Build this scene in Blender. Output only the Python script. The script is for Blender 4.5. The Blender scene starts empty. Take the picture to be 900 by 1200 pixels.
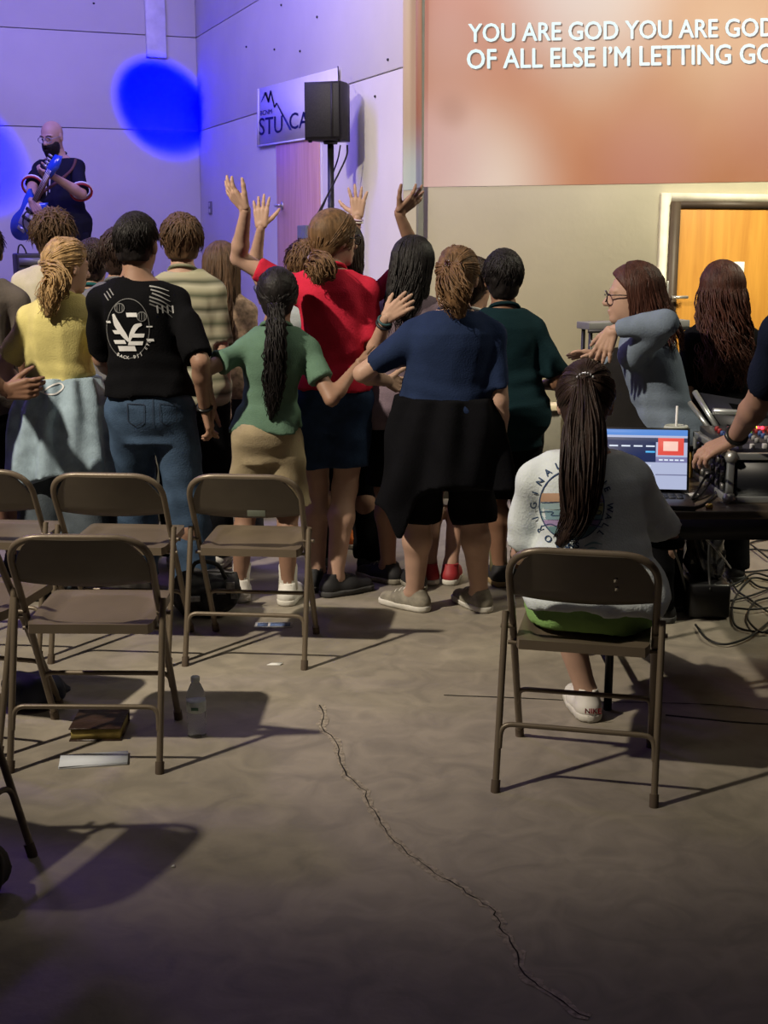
import bpy, math, random
import numpy as np
from mathutils import Vector, Matrix
from mathutils.bvhtree import BVHTree

random.seed(7)
rng = np.random.default_rng(7)
scene = bpy.context.scene
COL = scene.collection

# ------------------------------------------------------------------ camera
FPX, CAM_H = 1500.0, 1.62
PITCH = math.atan((600 - 275) / FPX)
cam_data = bpy.data.cameras.new('camera')
cam_data.sensor_fit = 'VERTICAL'
cam_data.sensor_height = 36.0
cam_data.lens = FPX / 1200 * 36.0
cam_data.clip_end = 100
cam = bpy.data.objects.new('camera', cam_data)
COL.objects.link(cam)
cam.location = (0, 0, CAM_H)
cam.rotation_euler = (math.pi / 2 - PITCH, 0, 0)
scene.camera = cam

CP, SP = math.cos(PITCH), math.sin(PITCH)
def ray(u, v):
    x, y = (u - 450) / FPX, (600 - v) / FPX
    return np.array((x, y * SP + CP, y * CP - SP))
def P(u, v, Y):
    d = ray(u, v)
    return np.array((0, 0, CAM_H)) + d * (Y / d[1])
def G(u, v, z=0.0):
    d = ray(u, v)
    return np.array((0, 0, CAM_H)) + d * ((z - CAM_H) / d[2])
def on_plane(u, v, o, n):
    d = ray(u, v); c = np.array((0, 0, CAM_H))
    return c + d * (np.dot(o - c, n) / np.dot(d, n))

# room frame: a runs right along the walls, b runs away from the hall, turned 21 degrees
TH = math.radians(21.4)
ER = np.array((math.cos(TH), math.sin(TH), 0.0)); EF = np.array((-math.sin(TH), math.cos(TH), 0.0))
O = P(472, 560, 8.2); O[2] = 0
def RM(a, b, z=0.0):
    return O + ER * a + EF * b + np.array((0, 0, z))

# ------------------------------------------------------------------ world, lights, exposure
scene.view_settings.view_transform = 'Standard'
scene.view_settings.look = 'None'
scene.view_settings.gamma = 1.0
scene.view_settings.exposure = 0.0
scene.view_settings.use_curve_mapping = False
world = bpy.data.worlds.new('world'); scene.world = world
world.use_nodes = True
world.node_tree.nodes['Background'].inputs[0].default_value = (0.6, 0.58, 0.62, 1)
world.node_tree.nodes['Background'].inputs[1].default_value = 0.02

def lamp(kind, name, loc, target, energy, color, size=0.3, angle=40, blend=0.3, size_y=None, spread=180):
    L = bpy.data.lights.new(name, kind)
    L.energy = energy; L.color = color
    if kind == 'AREA':
        L.size = size; L.spread = math.radians(spread)
        if size_y: L.shape = 'RECTANGLE'; L.size_y = size_y
    else:
        L.shadow_soft_size = size
    if kind == 'SPOT':
        L.spot_size = math.radians(angle); L.spot_blend = blend
    o = bpy.data.objects.new(name, L); COL.objects.link(o)
    o.location = loc
    if target is not None:
        o.rotation_euler = (Vector(target) - Vector(loc)).to_track_quat('-Z', 'Y').to_euler()
    return o
# warm house flood high on the left
lamp('SPOT', 'house_flood_light', (-4.0, 2.0, 5.2), (0.15, 6.2, 0.9), 2350, (1.0, 0.88, 0.70), size=0.10, angle=64, blend=1.0)
# violet stage wash above the stage
lamp('AREA', 'violet_wash_light', tuple(RM(-3.2, 1.2, 5.0)), tuple(RM(-1.2, 5.0, 1.6)), 225, (0.21, 0.16, 1.0), size=2.2, size_y=0.6)
lamp('AREA', 'white_wash_light', tuple(RM(-1.8, -0.6, 5.0)), tuple(RM(-0.2, 3.6, 1.2)), 82, (0.85, 0.72, 0.92), size=1.5, size_y=0.5)
# two narrow blue beams on the stage wall
BW = on_plane(190, 126, RM(0, 5.4), EF)
# deep blue LED light (about 465 nm) lies outside the sRGB triangle: its linear colour has slightly negative red and green
def led_blue(o):
    L = o.data; L.use_nodes = True; nt = L.node_tree
    em_ = nt.nodes['Emission']; cx_ = nt.nodes.new('ShaderNodeCombineXYZ')
    for i, v in enumerate((-0.045, -0.032, 1.0)): cx_.inputs[i].default_value = v
    nt.links.new(cx_.outputs[0], em_.inputs['Color'])
led_blue(lamp('SPOT', 'blue_beam_light', tuple(RM(-2.3, 1.8, 4.6)), tuple(BW), 9000, (1, 1, 1), size=0.03, angle=12, blend=0.55))
BW2 = on_plane(-42, 180, RM(0, 5.4), EF)
led_blue(lamp('SPOT', 'blue_beam_light', tuple(RM(-4.6, 1.8, 4.6)), tuple(BW2), 9000, (1, 1, 1), size=0.03, angle=12, blend=0.55))
# soft hall ceiling light, turned low
lamp('AREA', 'hall_ceiling_light', (0.5, 3.4, 5.2), (0.3, 4.6, 0), 16, (1.0, 0.92, 0.80), size=4.0, size_y=3.0)
lamp('AREA', 'violet_spill_light', tuple(RM(-4.2, 0.6, 4.4)), (-1.2, 4.6, 0.0), 38, (0.42, 0.22, 1.0), size=0.8, size_y=0.3)
# added fill that brightens the front wall evenly, stands for no known lamp
lamp('AREA', 'front_wall_fill', tuple(RM(3.4, -3.4, 5.2)), tuple(RM(2.0, 0.0, 0.9)), 145, (1.0, 0.94, 0.70), size=2.0, size_y=0.4, spread=95)

# ------------------------------------------------------------------ materials
MATS = {}
def mat(name, col, rough=0.6, metal=0.0, noise=0.12, nscale=9.0, bump=0.0, bscale=120.0, spec=0.4, emit=None, estr=1.0, stretch=None, coat=0.0, alpha=None, trans=0.0):
    if name in MATS: return MATS[name]
    m = bpy.data.materials.new(name); m.use_nodes = True
    nt = m.node_tree; b = nt.nodes['Principled BSDF']
    b.inputs['Roughness'].default_value = rough
    b.inputs['Metallic'].default_value = metal
    b.inputs['Specular IOR Level'].default_value = spec
    b.inputs['Coat Weight'].default_value = coat
    if trans: b.inputs['Transmission Weight'].default_value = trans
    c = tuple(col) + (1,)
    tc = nt.nodes.new('ShaderNodeTexCoord')
    vec = tc.outputs['Object']
    if stretch:
        mp = nt.nodes.new('ShaderNodeMapping'); mp.inputs['Scale'].default_value = stretch
        nt.links.new(vec, mp.inputs['Vector']); vec = mp.outputs['Vector']
    if noise:
        n = nt.nodes.new('ShaderNodeTexNoise'); n.inputs['Scale'].default_value = nscale; n.inputs['Detail'].default_value = 4
        nt.links.new(vec, n.inputs['Vector'])
        r = nt.nodes.new('ShaderNodeValToRGB')
        r.color_ramp.elements[0].position = 0.3; r.color_ramp.elements[1].position = 0.7
        r.color_ramp.elements[0].color = tuple(x * (1 - noise) for x in col) + (1,)
        r.color_ramp.elements[1].color = tuple(min(1, x * (1 + noise)) for x in col) + (1,)
        nt.links.new(n.outputs['Fac'], r.inputs['Fac']); nt.links.new(r.outputs['Color'], b.inputs['Base Color'])
    else:
        b.inputs['Base Color'].default_value = c
    if bump:
        n2 = nt.nodes.new('ShaderNodeTexNoise'); n2.inputs['Scale'].default_value = bscale; n2.inputs['Detail'].default_value = 3
        nt.links.new(vec, n2.inputs['Vector'])
        bp = nt.nodes.new('ShaderNodeBump'); bp.inputs['Strength'].default_value = bump; bp.inputs['Distance'].default_value = 0.01
        nt.links.new(n2.outputs['Fac'], bp.inputs['Height']); nt.links.new(bp.outputs['Normal'], b.inputs['Normal'])
    if emit is not None:
        b.inputs['Emission Color'].default_value = tuple(emit) + (1,); b.inputs['Emission Strength'].default_value = estr
    MATS[name] = m
    return m
def cloth(name, col, **k):
    a = dict(rough=0.9, noise=0.10, nscale=14, bump=0.25, bscale=160, spec=0.06); a.update(k)
    return mat(name, col, **a)
def hairmat(name, col):
    return mat(name, col, rough=0.5, noise=0.45, nscale=60, bump=0.3, bscale=220, spec=0.22, stretch=(1, 1, 0.12))
def skinmat(name, col):
    return mat(name, col, rough=0.55, noise=0.08, nscale=14, bump=0.05, bscale=240, spec=0.35)

# ------------------------------------------------------------------ mesh helpers
def flat(F):
    tot, idx = [], []
    for f in F:
        tot.append(len(f)); idx.extend(int(i) for i in f)
    return np.array(tot, np.int32), np.array(idx, np.int32)
def mk_mesh(name, V, F):
    V = np.asarray(V, np.float32).reshape(-1, 3)
    me = bpy.data.meshes.new(name)
    if isinstance(F, np.ndarray):
        tot = np.full(len(F), F.shape[1], np.int32); idx = F.astype(np.int32).ravel()
    elif isinstance(F, tuple):
        tot, idx = F
    else:
        tot, idx = flat(F)
    me.vertices.add(len(V)); me.vertices.foreach_set('co', V.ravel())
    me.loops.add(len(idx)); me.loops.foreach_set('vertex_index', idx)
    me.polygons.add(len(tot))
    st = np.zeros(len(tot), np.int32); st[1:] = np.cumsum(tot)[:-1]
    me.polygons.foreach_set('loop_start', st); me.polygons.foreach_set('loop_total', tot)
    me.update(calc_edges=True); me.validate()
    return me
def join(parts):
    Vs, T, I, n = [], [], [], 0
    for V, F in parts:
        V = np.asarray(V, np.float32).reshape(-1, 3)
        if len(V) == 0: continue
        if isinstance(F, np.ndarray): t = np.full(len(F), F.shape[1], np.int32); i = F.astype(np.int32).ravel()
        elif isinstance(F, tuple): t, i = F
        else: t, i = flat(F)
        Vs.append(V); T.append(t); I.append(i + n); n += len(V)
    return np.concatenate(Vs), (np.concatenate(T), np.concatenate(I))
def tag(o, label=None, cat=None, group=None, kind=None):
    if label: o['label'] = label
    if cat: o['category'] = cat
    if group: o['group'] = group
    if kind: o['kind'] = kind
    return o
def obj(name, VF, m, parent=None, smooth=True, angle=None):
    me = mk_mesh(name, VF[0], VF[1]) if not isinstance(VF, bpy.types.Mesh) else VF
    if not me.materials: me.materials.append(m)
    if smooth and not isinstance(VF, bpy.types.Mesh):
        me.polygons.foreach_set('use_smooth', np.ones(len(me.polygons), bool))
        if angle: me.set_sharp_from_angle(angle=math.radians(angle))
    o = bpy.data.objects.new(name, me); COL.objects.link(o)
    if parent: o.parent = parent
    return o
def empty(name, loc=(0, 0, 0), rz=0.0):
    o = bpy.data.objects.new(name, None); COL.objects.link(o)
    o.location = loc; o.rotation_euler = (0, 0, rz); o.empty_display_size = 0.1
    return o
def to_local(o, V):
    "world points -> local points of an un-scaled empty"
    M = np.array(Matrix.LocRotScale(o.location, o.rotation_euler, o.scale).inverted())
    V = np.asarray(V, float).reshape(-1, 3)
    return V @ M[:3, :3].T + M[:3, 3]

BOXF = [(0, 3, 2, 1), (4, 5, 6, 7), (0, 1, 5, 4), (1, 2, 6, 5), (2, 3, 7, 6), (3, 0, 4, 7)]
def box(x0, x1, y0, y1, z0, z1, bev=0.0):
    if bev <= 0:
        V = [(x0, y0, z0), (x1, y0, z0), (x1, y1, z0), (x0, y1, z0), (x0, y0, z1), (x1, y0, z1), (x1, y1, z1), (x0, y1, z1)]
        return np.array(V, float), list(BOXF)
    # chamfered box: 24 verts
    import bmesh
    bm = bmesh.new()
    vs = [bm.verts.new(p) for p in [(x0, y0, z0), (x1, y0, z0), (x1, y1, z0), (x0, y1, z0), (x0, y0, z1), (x1, y0, z1), (x1, y1, z1), (x0, y1, z1)]]
    for f in BOXF: bm.faces.new([vs[i] for i in f])
    bmesh.ops.bevel(bm, geom=bm.edges[:], offset=bev, segments=2, affect='EDGES', profile=0.5)
    bm.verts.index_update()
    V = np.array([v.co[:] for v in bm.verts]); F = [[v.index for v in f.verts] for f in bm.faces]
    bm.free()
    return V, F
def xf(VF, M=None, loc=None, rz=None):
    V = np.asarray(VF[0], float)
    if rz is not None:
        c, s = math.cos(rz), math.sin(rz); V = V @ np.array([[c, s, 0], [-s, c, 0], [0, 0, 1]])
    if M is not None: V = V @ np.asarray(M).T
    if loc is not None: V = V + np.asarray(loc)
    return V, VF[1]
def rbox(a0, a1, b0, b1, z0, z1, bev=0.0):
    "box in the room frame"
    V, F = box(a0, a1, b0, b1, z0, z1, bev)
    return O + V[:, :1] * ER + V[:, 1:2] * EF + V[:, 2:] * np.array((0, 0, 1.0)), F
def nrm(v):
    v = np.asarray(v, float); return v / (np.linalg.norm(v) + 1e-9)
def spline(pts, n):
    pts = np.asarray(pts, float); k = len(pts)
    if k < 3:
        t = np.linspace(0, 1, n)[:, None]; return pts[0] * (1 - t) + pts[-1] * t
    Q = np.vstack([2 * pts[0] - pts[1], pts, 2 * pts[-1] - pts[-2]])
    out = []
    for s in np.linspace(0, k - 1 - 1e-6, n):
        i = int(s); t = s - i
        p0, p1, p2, p3 = Q[i], Q[i + 1], Q[i + 2], Q[i + 3]
        out.append(0.5 * (2 * p1 + (p2 - p0) * t + (2 * p0 - 5 * p1 + 4 * p2 - p3) * t * t + (3 * p1 - p0 - 3 * p2 + p3) * t ** 3))
    return np.array(out)
def tube(pts, r, sides=8, cap=True, closed=False):
    pts = np.asarray(pts, float); n = len(pts)
    r = np.full(n, r) if np.isscalar(r) else np.asarray(r, float)
    if closed: T = np.roll(pts, -1, 0) - np.roll(pts, 1, 0)
    else: T = np.gradient(pts, axis=0)
    T /= np.linalg.norm(T, axis=1)[:, None] + 1e-9
    up = np.array((0, 0, 1.0)) if abs(T[0][2]) < 0.9 else np.array((1.0, 0, 0))
    N = nrm(np.cross(T[0], up)); V = []
    ang = np.linspace(0, 2 * math.pi, sides, endpoint=False)
    for i in range(n):
        N = nrm(N - T[i] * np.dot(N, T[i])); B = np.cross(T[i], N)
        V.append(pts[i] + r[i] * (np.cos(ang)[:, None] * N + np.sin(ang)[:, None] * B))
    V = np.concatenate(V); F = []
    m = n if closed else n - 1
    for i in range(m):
        j = (i + 1) % n
        for k in range(sides):
            F.append((i * sides + k, i * sides + (k + 1) % sides, j * sides + (k + 1) % sides, j * sides + k))
    if cap and not closed:
        F.append(tuple(range(sides))[::-1]); F.append(tuple((n - 1) * sides + k for k in range(sides)))
    return V, F
def fillet(pts, rad, seg=5):
    "polyline with rounded corners"
    pts = [np.asarray(p, float) for p in pts]; out = [pts[0]]
    for i in range(1, len(pts) - 1):
        a, b, c = pts[i - 1], pts[i], pts[i + 1]
        d = min(rad, np.linalg.norm(a - b) * 0.48, np.linalg.norm(c - b) * 0.48)
        p, q = b + nrm(a - b) * d, b + nrm(c - b) * d
        for t in np.linspace(0, 1, seg + 1):
            out.append((1 - t) ** 2 * p + 2 * t * (1 - t) * b + t * t * q)
    out.append(pts[-1]); return np.array(out)
def lathe(prof, c=(0, 0, 0), n=20):
    V, F = [], []
    for r, z in prof:
        for k in range(n):
            a = 2 * math.pi * k / n; V.append((c[0] + r * math.cos(a), c[1] + r * math.sin(a), c[2] + z))
    for i in range(len(prof) - 1):
        for k in range(n): F.append((i * n + k, i * n + (k + 1) % n, (i + 1) * n + (k + 1) % n, (i + 1) * n + k))
    F.append(tuple(range(n))[::-1]); F.append(tuple((len(prof) - 1) * n + k for k in range(n)))
    return np.array(V), F
def extrude2d(poly, fn, th):
    "closed outline -> slab; fn maps (x,y,depth)->world"
    n = len(poly)
    V = [fn(x, y, 0) for x, y in poly] + [fn(x, y, th) for x, y in poly]
    F = [tuple(range(n))[::-1], tuple(range(n, 2 * n))] + [(i, (i + 1) % n, n + (i + 1) % n, n + i) for i in range(n)]
    return np.array(V), F
def text2d(s, size=1.0, bold=0.0, align='LEFT', spacing=1.0):
    V, F = text2d_(s, size, 0.0, align, spacing)
    if not bold: return V, F
    n = len(V); VV, FF = [], []
    for k, (dx, dy) in enumerate(((0, 0), (bold, 0), (-bold, 0), (0, bold * 0.7), (0, -bold * 0.7))):
        VV.append(V + np.array((dx, dy, 0))); FF += [tuple(i + k * n for i in f) for f in F]
    return np.concatenate(VV), FF
def text2d_(s, size=1.0, bold=0.0, align='LEFT', spacing=1.0):
    cu = bpy.data.curves.new('txt', 'FONT'); cu.body = s; cu.size = size; cu.offset = bold; cu.align_x = align
    cu.space_character = spacing; cu.resolution_u = 3
    o = bpy.data.objects.new('txt', cu); COL.objects.link(o)
    dg = bpy.context.evaluated_depsgraph_get(); dg.update()
    me = o.evaluated_get(dg).to_mesh()
    V = np.array([v.co[:] for v in me.vertices]); F = [tuple(p.vertices) for p in me.polygons]
    o.evaluated_get(dg).to_mesh_clear()
    bpy.data.objects.remove(o); bpy.data.curves.remove(cu)
    return V, F

# ------------------------------------------------------------------ implicit surfaces
def smin(a, b, k):
    h = np.clip(0.5 + 0.5 * (b - a) / k, 0, 1)
    return b * (1 - h) + a * h - k * h * (1 - h)
def seg(Q, a, b, ra, rb):
    a = np.asarray(a, np.float32); b = np.asarray(b, np.float32); ab = b - a
    t = np.clip((Q - a) @ ab / (ab @ ab + 1e-9), 0, 1)
    D = Q - a - t[:, None] * ab
    return np.sqrt(np.einsum('ij,ij->i', D, D)) - (ra + (rb - ra) * t)
def ell(Q, c, r):
    q = (Q - np.asarray(c, np.float32)); r = np.asarray(r, np.float32)
    k0 = np.sqrt((((q / r)) ** 2).sum(1)); k1 = np.sqrt((((q / (r * r))) ** 2).sum(1)) + 1e-6
    return k0 * (k0 - 1) / k1
def sparse_eval(f, lo, n, h):
    "field on a grid; only blocks that the surface can reach are evaluated in full"
    B = 4; m = n // B
    ax = [lo[i] + h * (B * np.arange(m[i], dtype=np.float32) + (B - 1) / 2) for i in range(3)]
    c = np.stack(np.meshgrid(*ax, indexing='ij'), -1).reshape(-1, 3).astype(np.float32)
    dc = f(c).astype(np.float32)
    act = np.abs(dc) < 0.5 * 1.7321 * B * h * 1.45 + 0.012
    out = np.repeat(dc[:, None], B ** 3, 1)
    k = np.arange(B, dtype=np.float32) - (B - 1) / 2
    off = np.stack(np.meshgrid(k, k, k, indexing='ij'), -1).reshape(-1, 3) * h
    if act.any():
        q = (c[act][:, None, :] + off[None]).reshape(-1, 3).astype(np.float32)
        out[act] = f(q).astype(np.float32).reshape(-1, B ** 3)
    return np.ascontiguousarray(out.reshape(m[0], m[1], m[2], B, B, B).transpose(0, 3, 1, 4, 2, 5).reshape(n))
CORN = np.array([(0, 0, 0), (1, 0, 0), (0, 1, 0), (1, 1, 0), (0, 0, 1), (1, 0, 1), (0, 1, 1), (1, 1, 1)])
EDG = [(0, 1), (2, 3), (4, 5), (6, 7), (0, 2), (1, 3), (4, 6), (5, 7), (0, 4), (1, 5), (2, 6), (3, 7)]
def mesh_sdf(f, lo, hi, h):
    lo = np.asarray(lo, np.float32); hi = np.asarray(hi, np.float32)
    n = np.maximum(np.ceil((hi - lo) / h).astype(int) + 1, 8); n = (n + 3) // 4 * 4
    D = sparse_eval(f, lo, n, h)
    D[0] = D[-1] = 1; D[:, 0] = D[:, -1] = 1; D[:, :, 0] = D[:, :, -1] = 1
    ins = D < 0
    c = n - 1
    cnt = np.zeros(c, np.int8)
    for o in CORN: cnt += ins[o[0]:o[0] + c[0], o[1]:o[1] + c[1], o[2]:o[2] + c[2]]
    act = (cnt > 0) & (cnt < 8)
    ijk = np.argwhere(act)
    if len(ijk) == 0: return np.zeros((0, 3)), np.zeros((0, 4), np.int32)
    idx = -np.ones(c, np.int32); idx[act] = np.arange(len(ijk))
    vals = np.stack([D[ijk[:, 0] + o[0], ijk[:, 1] + o[1], ijk[:, 2] + o[2]] for o in CORN], 1)
    pos = np.zeros((len(ijk), 3)); k = np.zeros(len(ijk))
    for e0, e1 in EDG:
        a, b = vals[:, e0], vals[:, e1]; m = (a < 0) != (b < 0)
        t = np.where(m, a / (a - b + 1e-12), 0)
        p = CORN[e0] + t[:, None] * (CORN[e1] - CORN[e0])
        pos += np.where(m[:, None], p, 0); k += m
    V = lo + h * (ijk + pos / k[:, None])
    F = []
    for axis in range(3):
        o1, o2 = (axis + 1) % 3, (axis + 2) % 3
        sl0 = [slice(None)] * 3; sl1 = [slice(None)] * 3
        sl0[axis] = slice(0, -1); sl1[axis] = slice(1, None)
        s = ins[tuple(sl0)] != ins[tuple(sl1)]
        e = np.argwhere(s)
        e = e[(e[:, o1] > 0) & (e[:, o2] > 0) & (e[:, o1] < c[o1]) & (e[:, o2] < c[o2])]
        if len(e) == 0: continue
        def cell(d1, d2):
            q = e.copy(); q[:, o1] += d1; q[:, o2] += d2
            return idx[q[:, 0], q[:, 1], q[:, 2]]
        quad = np.stack([cell(-1, -1), cell(0, -1), cell(0, 0), cell(-1, 0)], 1)
        flip = ~ins[e[:, 0], e[:, 1], e[:, 2]]
        quad[flip] = quad[flip][:, ::-1]
        F.append(quad)
    F = np.concatenate(F); F = F[(F >= 0).all(1)]
    return V, F
def box_of(pts, pad):
    pts = np.asarray(pts); return pts.min(0) - pad, pts.max(0) + pad
def folds(Q, amp, fr, seed):
    r = np.random.default_rng(seed); out = 0
    for i in range(4):
        d = r.normal(size=3).astype(np.float32); d[2] *= 0.55; d /= np.linalg.norm(d)
        e = r.normal(size=3).astype(np.float32) * 5
        w = np.abs(np.sin(0.5 * (Q @ (d * fr * (0.6 + 0.5 * i)) + 1.6 * np.sin(Q @ e + r.uniform(0, 6)) + r.uniform(0, 6))))
        out = out + (w - 0.5) * (2.0 / (1 + 0.4 * i)) * (0.6 + 0.4 * np.sin(Q @ (e * 0.9)))
    return amp * out * 1.15

# ================================================================== the setting
M_WALL = mat('painted_wall', (0.62, 0.60, 0.54), rough=0.75, noise=0.05, nscale=1.6, bump=0.08, bscale=30)
M_WALLJ = mat('wall_joint', (0.34, 0.33, 0.32), rough=0.8)
M_CREAM = mat('cream_wall', (0.66, 0.62, 0.46), rough=0.7, noise=0.07, nscale=1.3, bump=0.10, bscale=25)
M_CEIL = mat('ceiling_paint', (0.30, 0.30, 0.30), rough=0.9)
M_HALL = mat('hall_wall', (0.32, 0.31, 0.29), rough=0.9)

def floor_material():
    m = bpy.data.materials.new('worn_concrete'); m.use_nodes = True
    nt = m.node_tree; b = nt.nodes['Principled BSDF']
    tc = nt.nodes.new('ShaderNodeTexCoord')
    def noise(s, d, dist=0.0):
        n = nt.nodes.new('ShaderNodeTexNoise'); n.inputs['Scale'].default_value = s; n.inputs['Detail'].default_value = d
        n.inputs['Distortion'].default_value = dist
        nt.links.new(tc.outputs['Object'], n.inputs['Vector']); return n
    n1, n2, n3 = noise(0.9, 6, 0.6), noise(7, 8, 1.2), noise(45, 4)
    r1 = nt.nodes.new('ShaderNodeValToRGB')
    r1.color_ramp.elements[0].position = 0.30; r1.color_ramp.elements[0].color = (0.235, 0.208, 0.170, 1)
    r1.color_ramp.elements[1].position = 0.72; r1.color_ramp.elements[1].color = (0.325, 0.290, 0.235, 1)
    nt.links.new(n1.outputs['Fac'], r1.inputs['Fac'])
    r2 = nt.nodes.new('ShaderNodeValToRGB')
    r2.color_ramp.elements[0].position = 0.35; r2.color_ramp.elements[0].color = (0.80, 0.80, 0.80, 1)
    r2.color_ramp.elements[1].position = 0.66; r2.color_ramp.elements[1].color = (1.08, 1.07, 1.05, 1)
    nt.links.new(n2.outputs['Fac'], r2.inputs['Fac'])
    mx = nt.nodes.new('ShaderNodeMixRGB'); mx.blend_type = 'MULTIPLY'; mx.inputs[0].default_value = 1
    nt.links.new(r1.outputs[0], mx.inputs[1]); nt.links.new(r2.outputs[0], mx.inputs[2])
    nt.links.new(mx.outputs[0], b.inputs['Base Color'])
    rr = nt.nodes.new('ShaderNodeMapRange'); rr.inputs['To Min'].default_value = 0.42; rr.inputs['To Max'].default_value = 0.68
    nt.links.new(n2.outputs['Fac'], rr.inputs['Value']); nt.links.new(rr.outputs[0], b.inputs['Roughness'])
    bp = nt.nodes.new('ShaderNodeBump'); bp.inputs['Strength'].default_value = 0.12; bp.inputs['Distance'].default_value = 0.01
    nt.links.new(n3.outputs['Fac'], bp.inputs['Height']); nt.links.new(bp.outputs['Normal'], b.inputs['Normal'])
    b.inputs['Specular IOR Level'].default_value = 0.3
    return m
M_FLOOR = floor_material()
AL, AR, BB, BF, ZC = -8.6, 7.0, -12.0, 5.4, 5.6
floor = tag(obj('floor', rbox(AL, AR, BB, BF, -0.2, 0.0), M_FLOOR, smooth=False), 'worn grey-brown concrete floor with a long crack', None, None, 'structure')
tag(obj('ceiling', rbox(AL, AR, BB, BF, ZC, ZC + 0.1), M_CEIL, smooth=False), 'plain grey ceiling above the hall', None, None, 'structure')
tag(obj('wall_left', rbox(AL - 0.1, AL, BB, BF, 0, ZC), M_HALL, smooth=False), 'plain wall left of the hall', None, None, 'structure')
tag(obj('wall_right', rbox(AR, AR + 0.1, BB, BF, 0, ZC), M_HALL, smooth=False), 'plain wall right of the hall', None, None, 'structure')
tag(obj('wall_rear', rbox(AL, AR, BB - 0.1, BB, 0, ZC), M_HALL, smooth=False), 'plain wall behind the viewer', None, None, 'structure')
# stage back wall and stage side wall: backing plus panel courses with open joints
SEAMS = [0.0, 2.62, 3.50, ZC]
wb = tag(obj('wall_back', rbox(AL, 0.1, BF, BF + 0.12, 0, ZC), M_WALLJ, smooth=False), 'pale stage back wall with horizontal panel joints', None, None, 'structure')
ws = tag(obj('wall_side', rbox(0.03, 0.15, 0.02, BF, 0, ZC), M_WALLJ, smooth=False), 'pale stage side wall holding a door and a banner', None, None, 'structure')
for z0, z1 in zip(SEAMS[:-1], SEAMS[1:]):
    obj('wall_panel', rbox(AL, 0.0, BF - 0.03, BF + 0.001, z0 + 0.004, z1 - 0.004, 0.003), M_WALL, wb, smooth=False)
    obj('wall_panel', rbox(0.0, 0.031, 0.02, BF - 0.03, z0 + 0.004, z1 - 0.004, 0.003), M_WALL, ws, smooth=False)
for (u, v) in [(330, 6), (372, 20), (322, 58), (352, 60), (440, 113), (455, 70), (110, 4), (289, 55)]:
    p = on_plane(u, v, RM(0, 0), ER) if u > 237 else on_plane(u, v, RM(0, BF - 0.03), EF)
    obj('anchor_bolt', tube([p - EF * 0.006 - ER * 0.006, p + ER * 0.01 + EF * 0.01], 0.009, 6), mat('dark_steel', (0.05, 0.05, 0.05), rough=0.5, metal=0.6), ws if u > 237 else wb)
# duct band on the back wall
pa = on_plane(171, 40, RM(0, BF - 0.06), EF); pb = on_plane(195, 68, RM(0, BF - 0.06), EF)
a0, a1 = np.dot(pa - O, ER), np.dot(pb - O, ER)
tag(obj('trim_1', rbox(a0, a1, BF - 0.08, BF - 0.03, pb[2], ZC, 0.006), mat('duct_white', (0.74, 0.74, 0.74), rough=0.5), smooth=False), 'pale vertical duct cover high on the back wall', None, None, 'structure')

# front wall with the projection and the exit door
wf = tag(obj('wall_front', rbox(0.0, AR, 0.0, 0.02, 0, ZC), M_CREAM, smooth=False), 'cream front wall right of the stage opening', None, None, 'structure')
p0 = np.dot(on_plane(487.5, 230, O, EF) - O, ER); p1_ = np.dot(on_plane(494.5, 230, O, EF) - O, ER)
M_POST = mat('grey_post', (0.17, 0.17, 0.16), rough=0.6)
post = tag(obj('trim_2', rbox(p0, p1_, -0.03, 0.0, 0, ZC, 0.004), M_POST, smooth=False), 'narrow dark grey corner strip on the cream wall', None, None, 'structure')
tag(obj('baseboard_front', rbox(1.4, AR, -0.015, 0.0, 0, 0.12, 0.003), mat('dark_base', (0.05, 0.045, 0.04), rough=0.6), smooth=False), 'dark skirting along the cream wall', None, None, 'structure')

# exit door on the front wall
M_WOOD = None
def wood(name, c0, c1, scale=(6, 6, 0.5)):
    m = bpy.data.materials.new(name); m.use_nodes = True
    nt = m.node_tree; b = nt.nodes['Principled BSDF']
    tc = nt.nodes.new('ShaderNodeTexCoord'); mp = nt.nodes.new('ShaderNodeMapping'); mp.inputs['Scale'].default_value = scale
    n = nt.nodes.new('ShaderNodeTexNoise'); n.inputs['Scale'].default_value = 3; n.inputs['Detail'].default_value = 7; n.inputs['Distortion'].default_value = 0.8
    r = nt.nodes.new('ShaderNodeValToRGB'); r.color_ramp.elements[0].position = 0.3; r.color_ramp.elements[1].position = 0.7
    r.color_ramp.elements[0].color = c0 + (1,); r.color_ramp.elements[1].color = c1 + (1,)
    nt.links.new(tc.outputs['Object'], mp.inputs[0]); nt.links.new(mp.outputs[0], n.inputs['Vector'])
    nt.links.new(n.outputs['Fac'], r.inputs[0]); nt.links.new(r.outputs[0], b.inputs['Base Color'])
    b.inputs['Roughness'].default_value = 0.45
    return m
M_OAK = wood('orange_oak', (0.46, 0.20, 0.028), (0.60, 0.29, 0.045))
M_PINK = wood('reddish_birch', (0.50, 0.26, 0.20), (0.66, 0.38, 0.31))
M_BROWN = mat('dark_brown_frame', (0.055, 0.035, 0.02), rough=0.55)
q = on_plane(774, 226, O, EF); da = np.dot(q - O, ER); dz = q[2]
q2 = on_plane(783, 236, O, EF); fa = np.dot(q2 - O, ER); fz = q2[2]
q3 = on_plane(792, 244, O, EF); sa = np.dot(q3 - O, ER); sz = q3[2]
DW = 1.02
door = tag(obj('door_1', rbox(sa, sa + DW, -0.05, -0.001, 0.01, sz, 0.003), M_OAK, smooth=False), 'orange wooden exit door in a dark frame', None, None, 'structure')
M_TRIM = mat('cream_trim', (0.68, 0.64, 0.5), rough=0.6)
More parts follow.
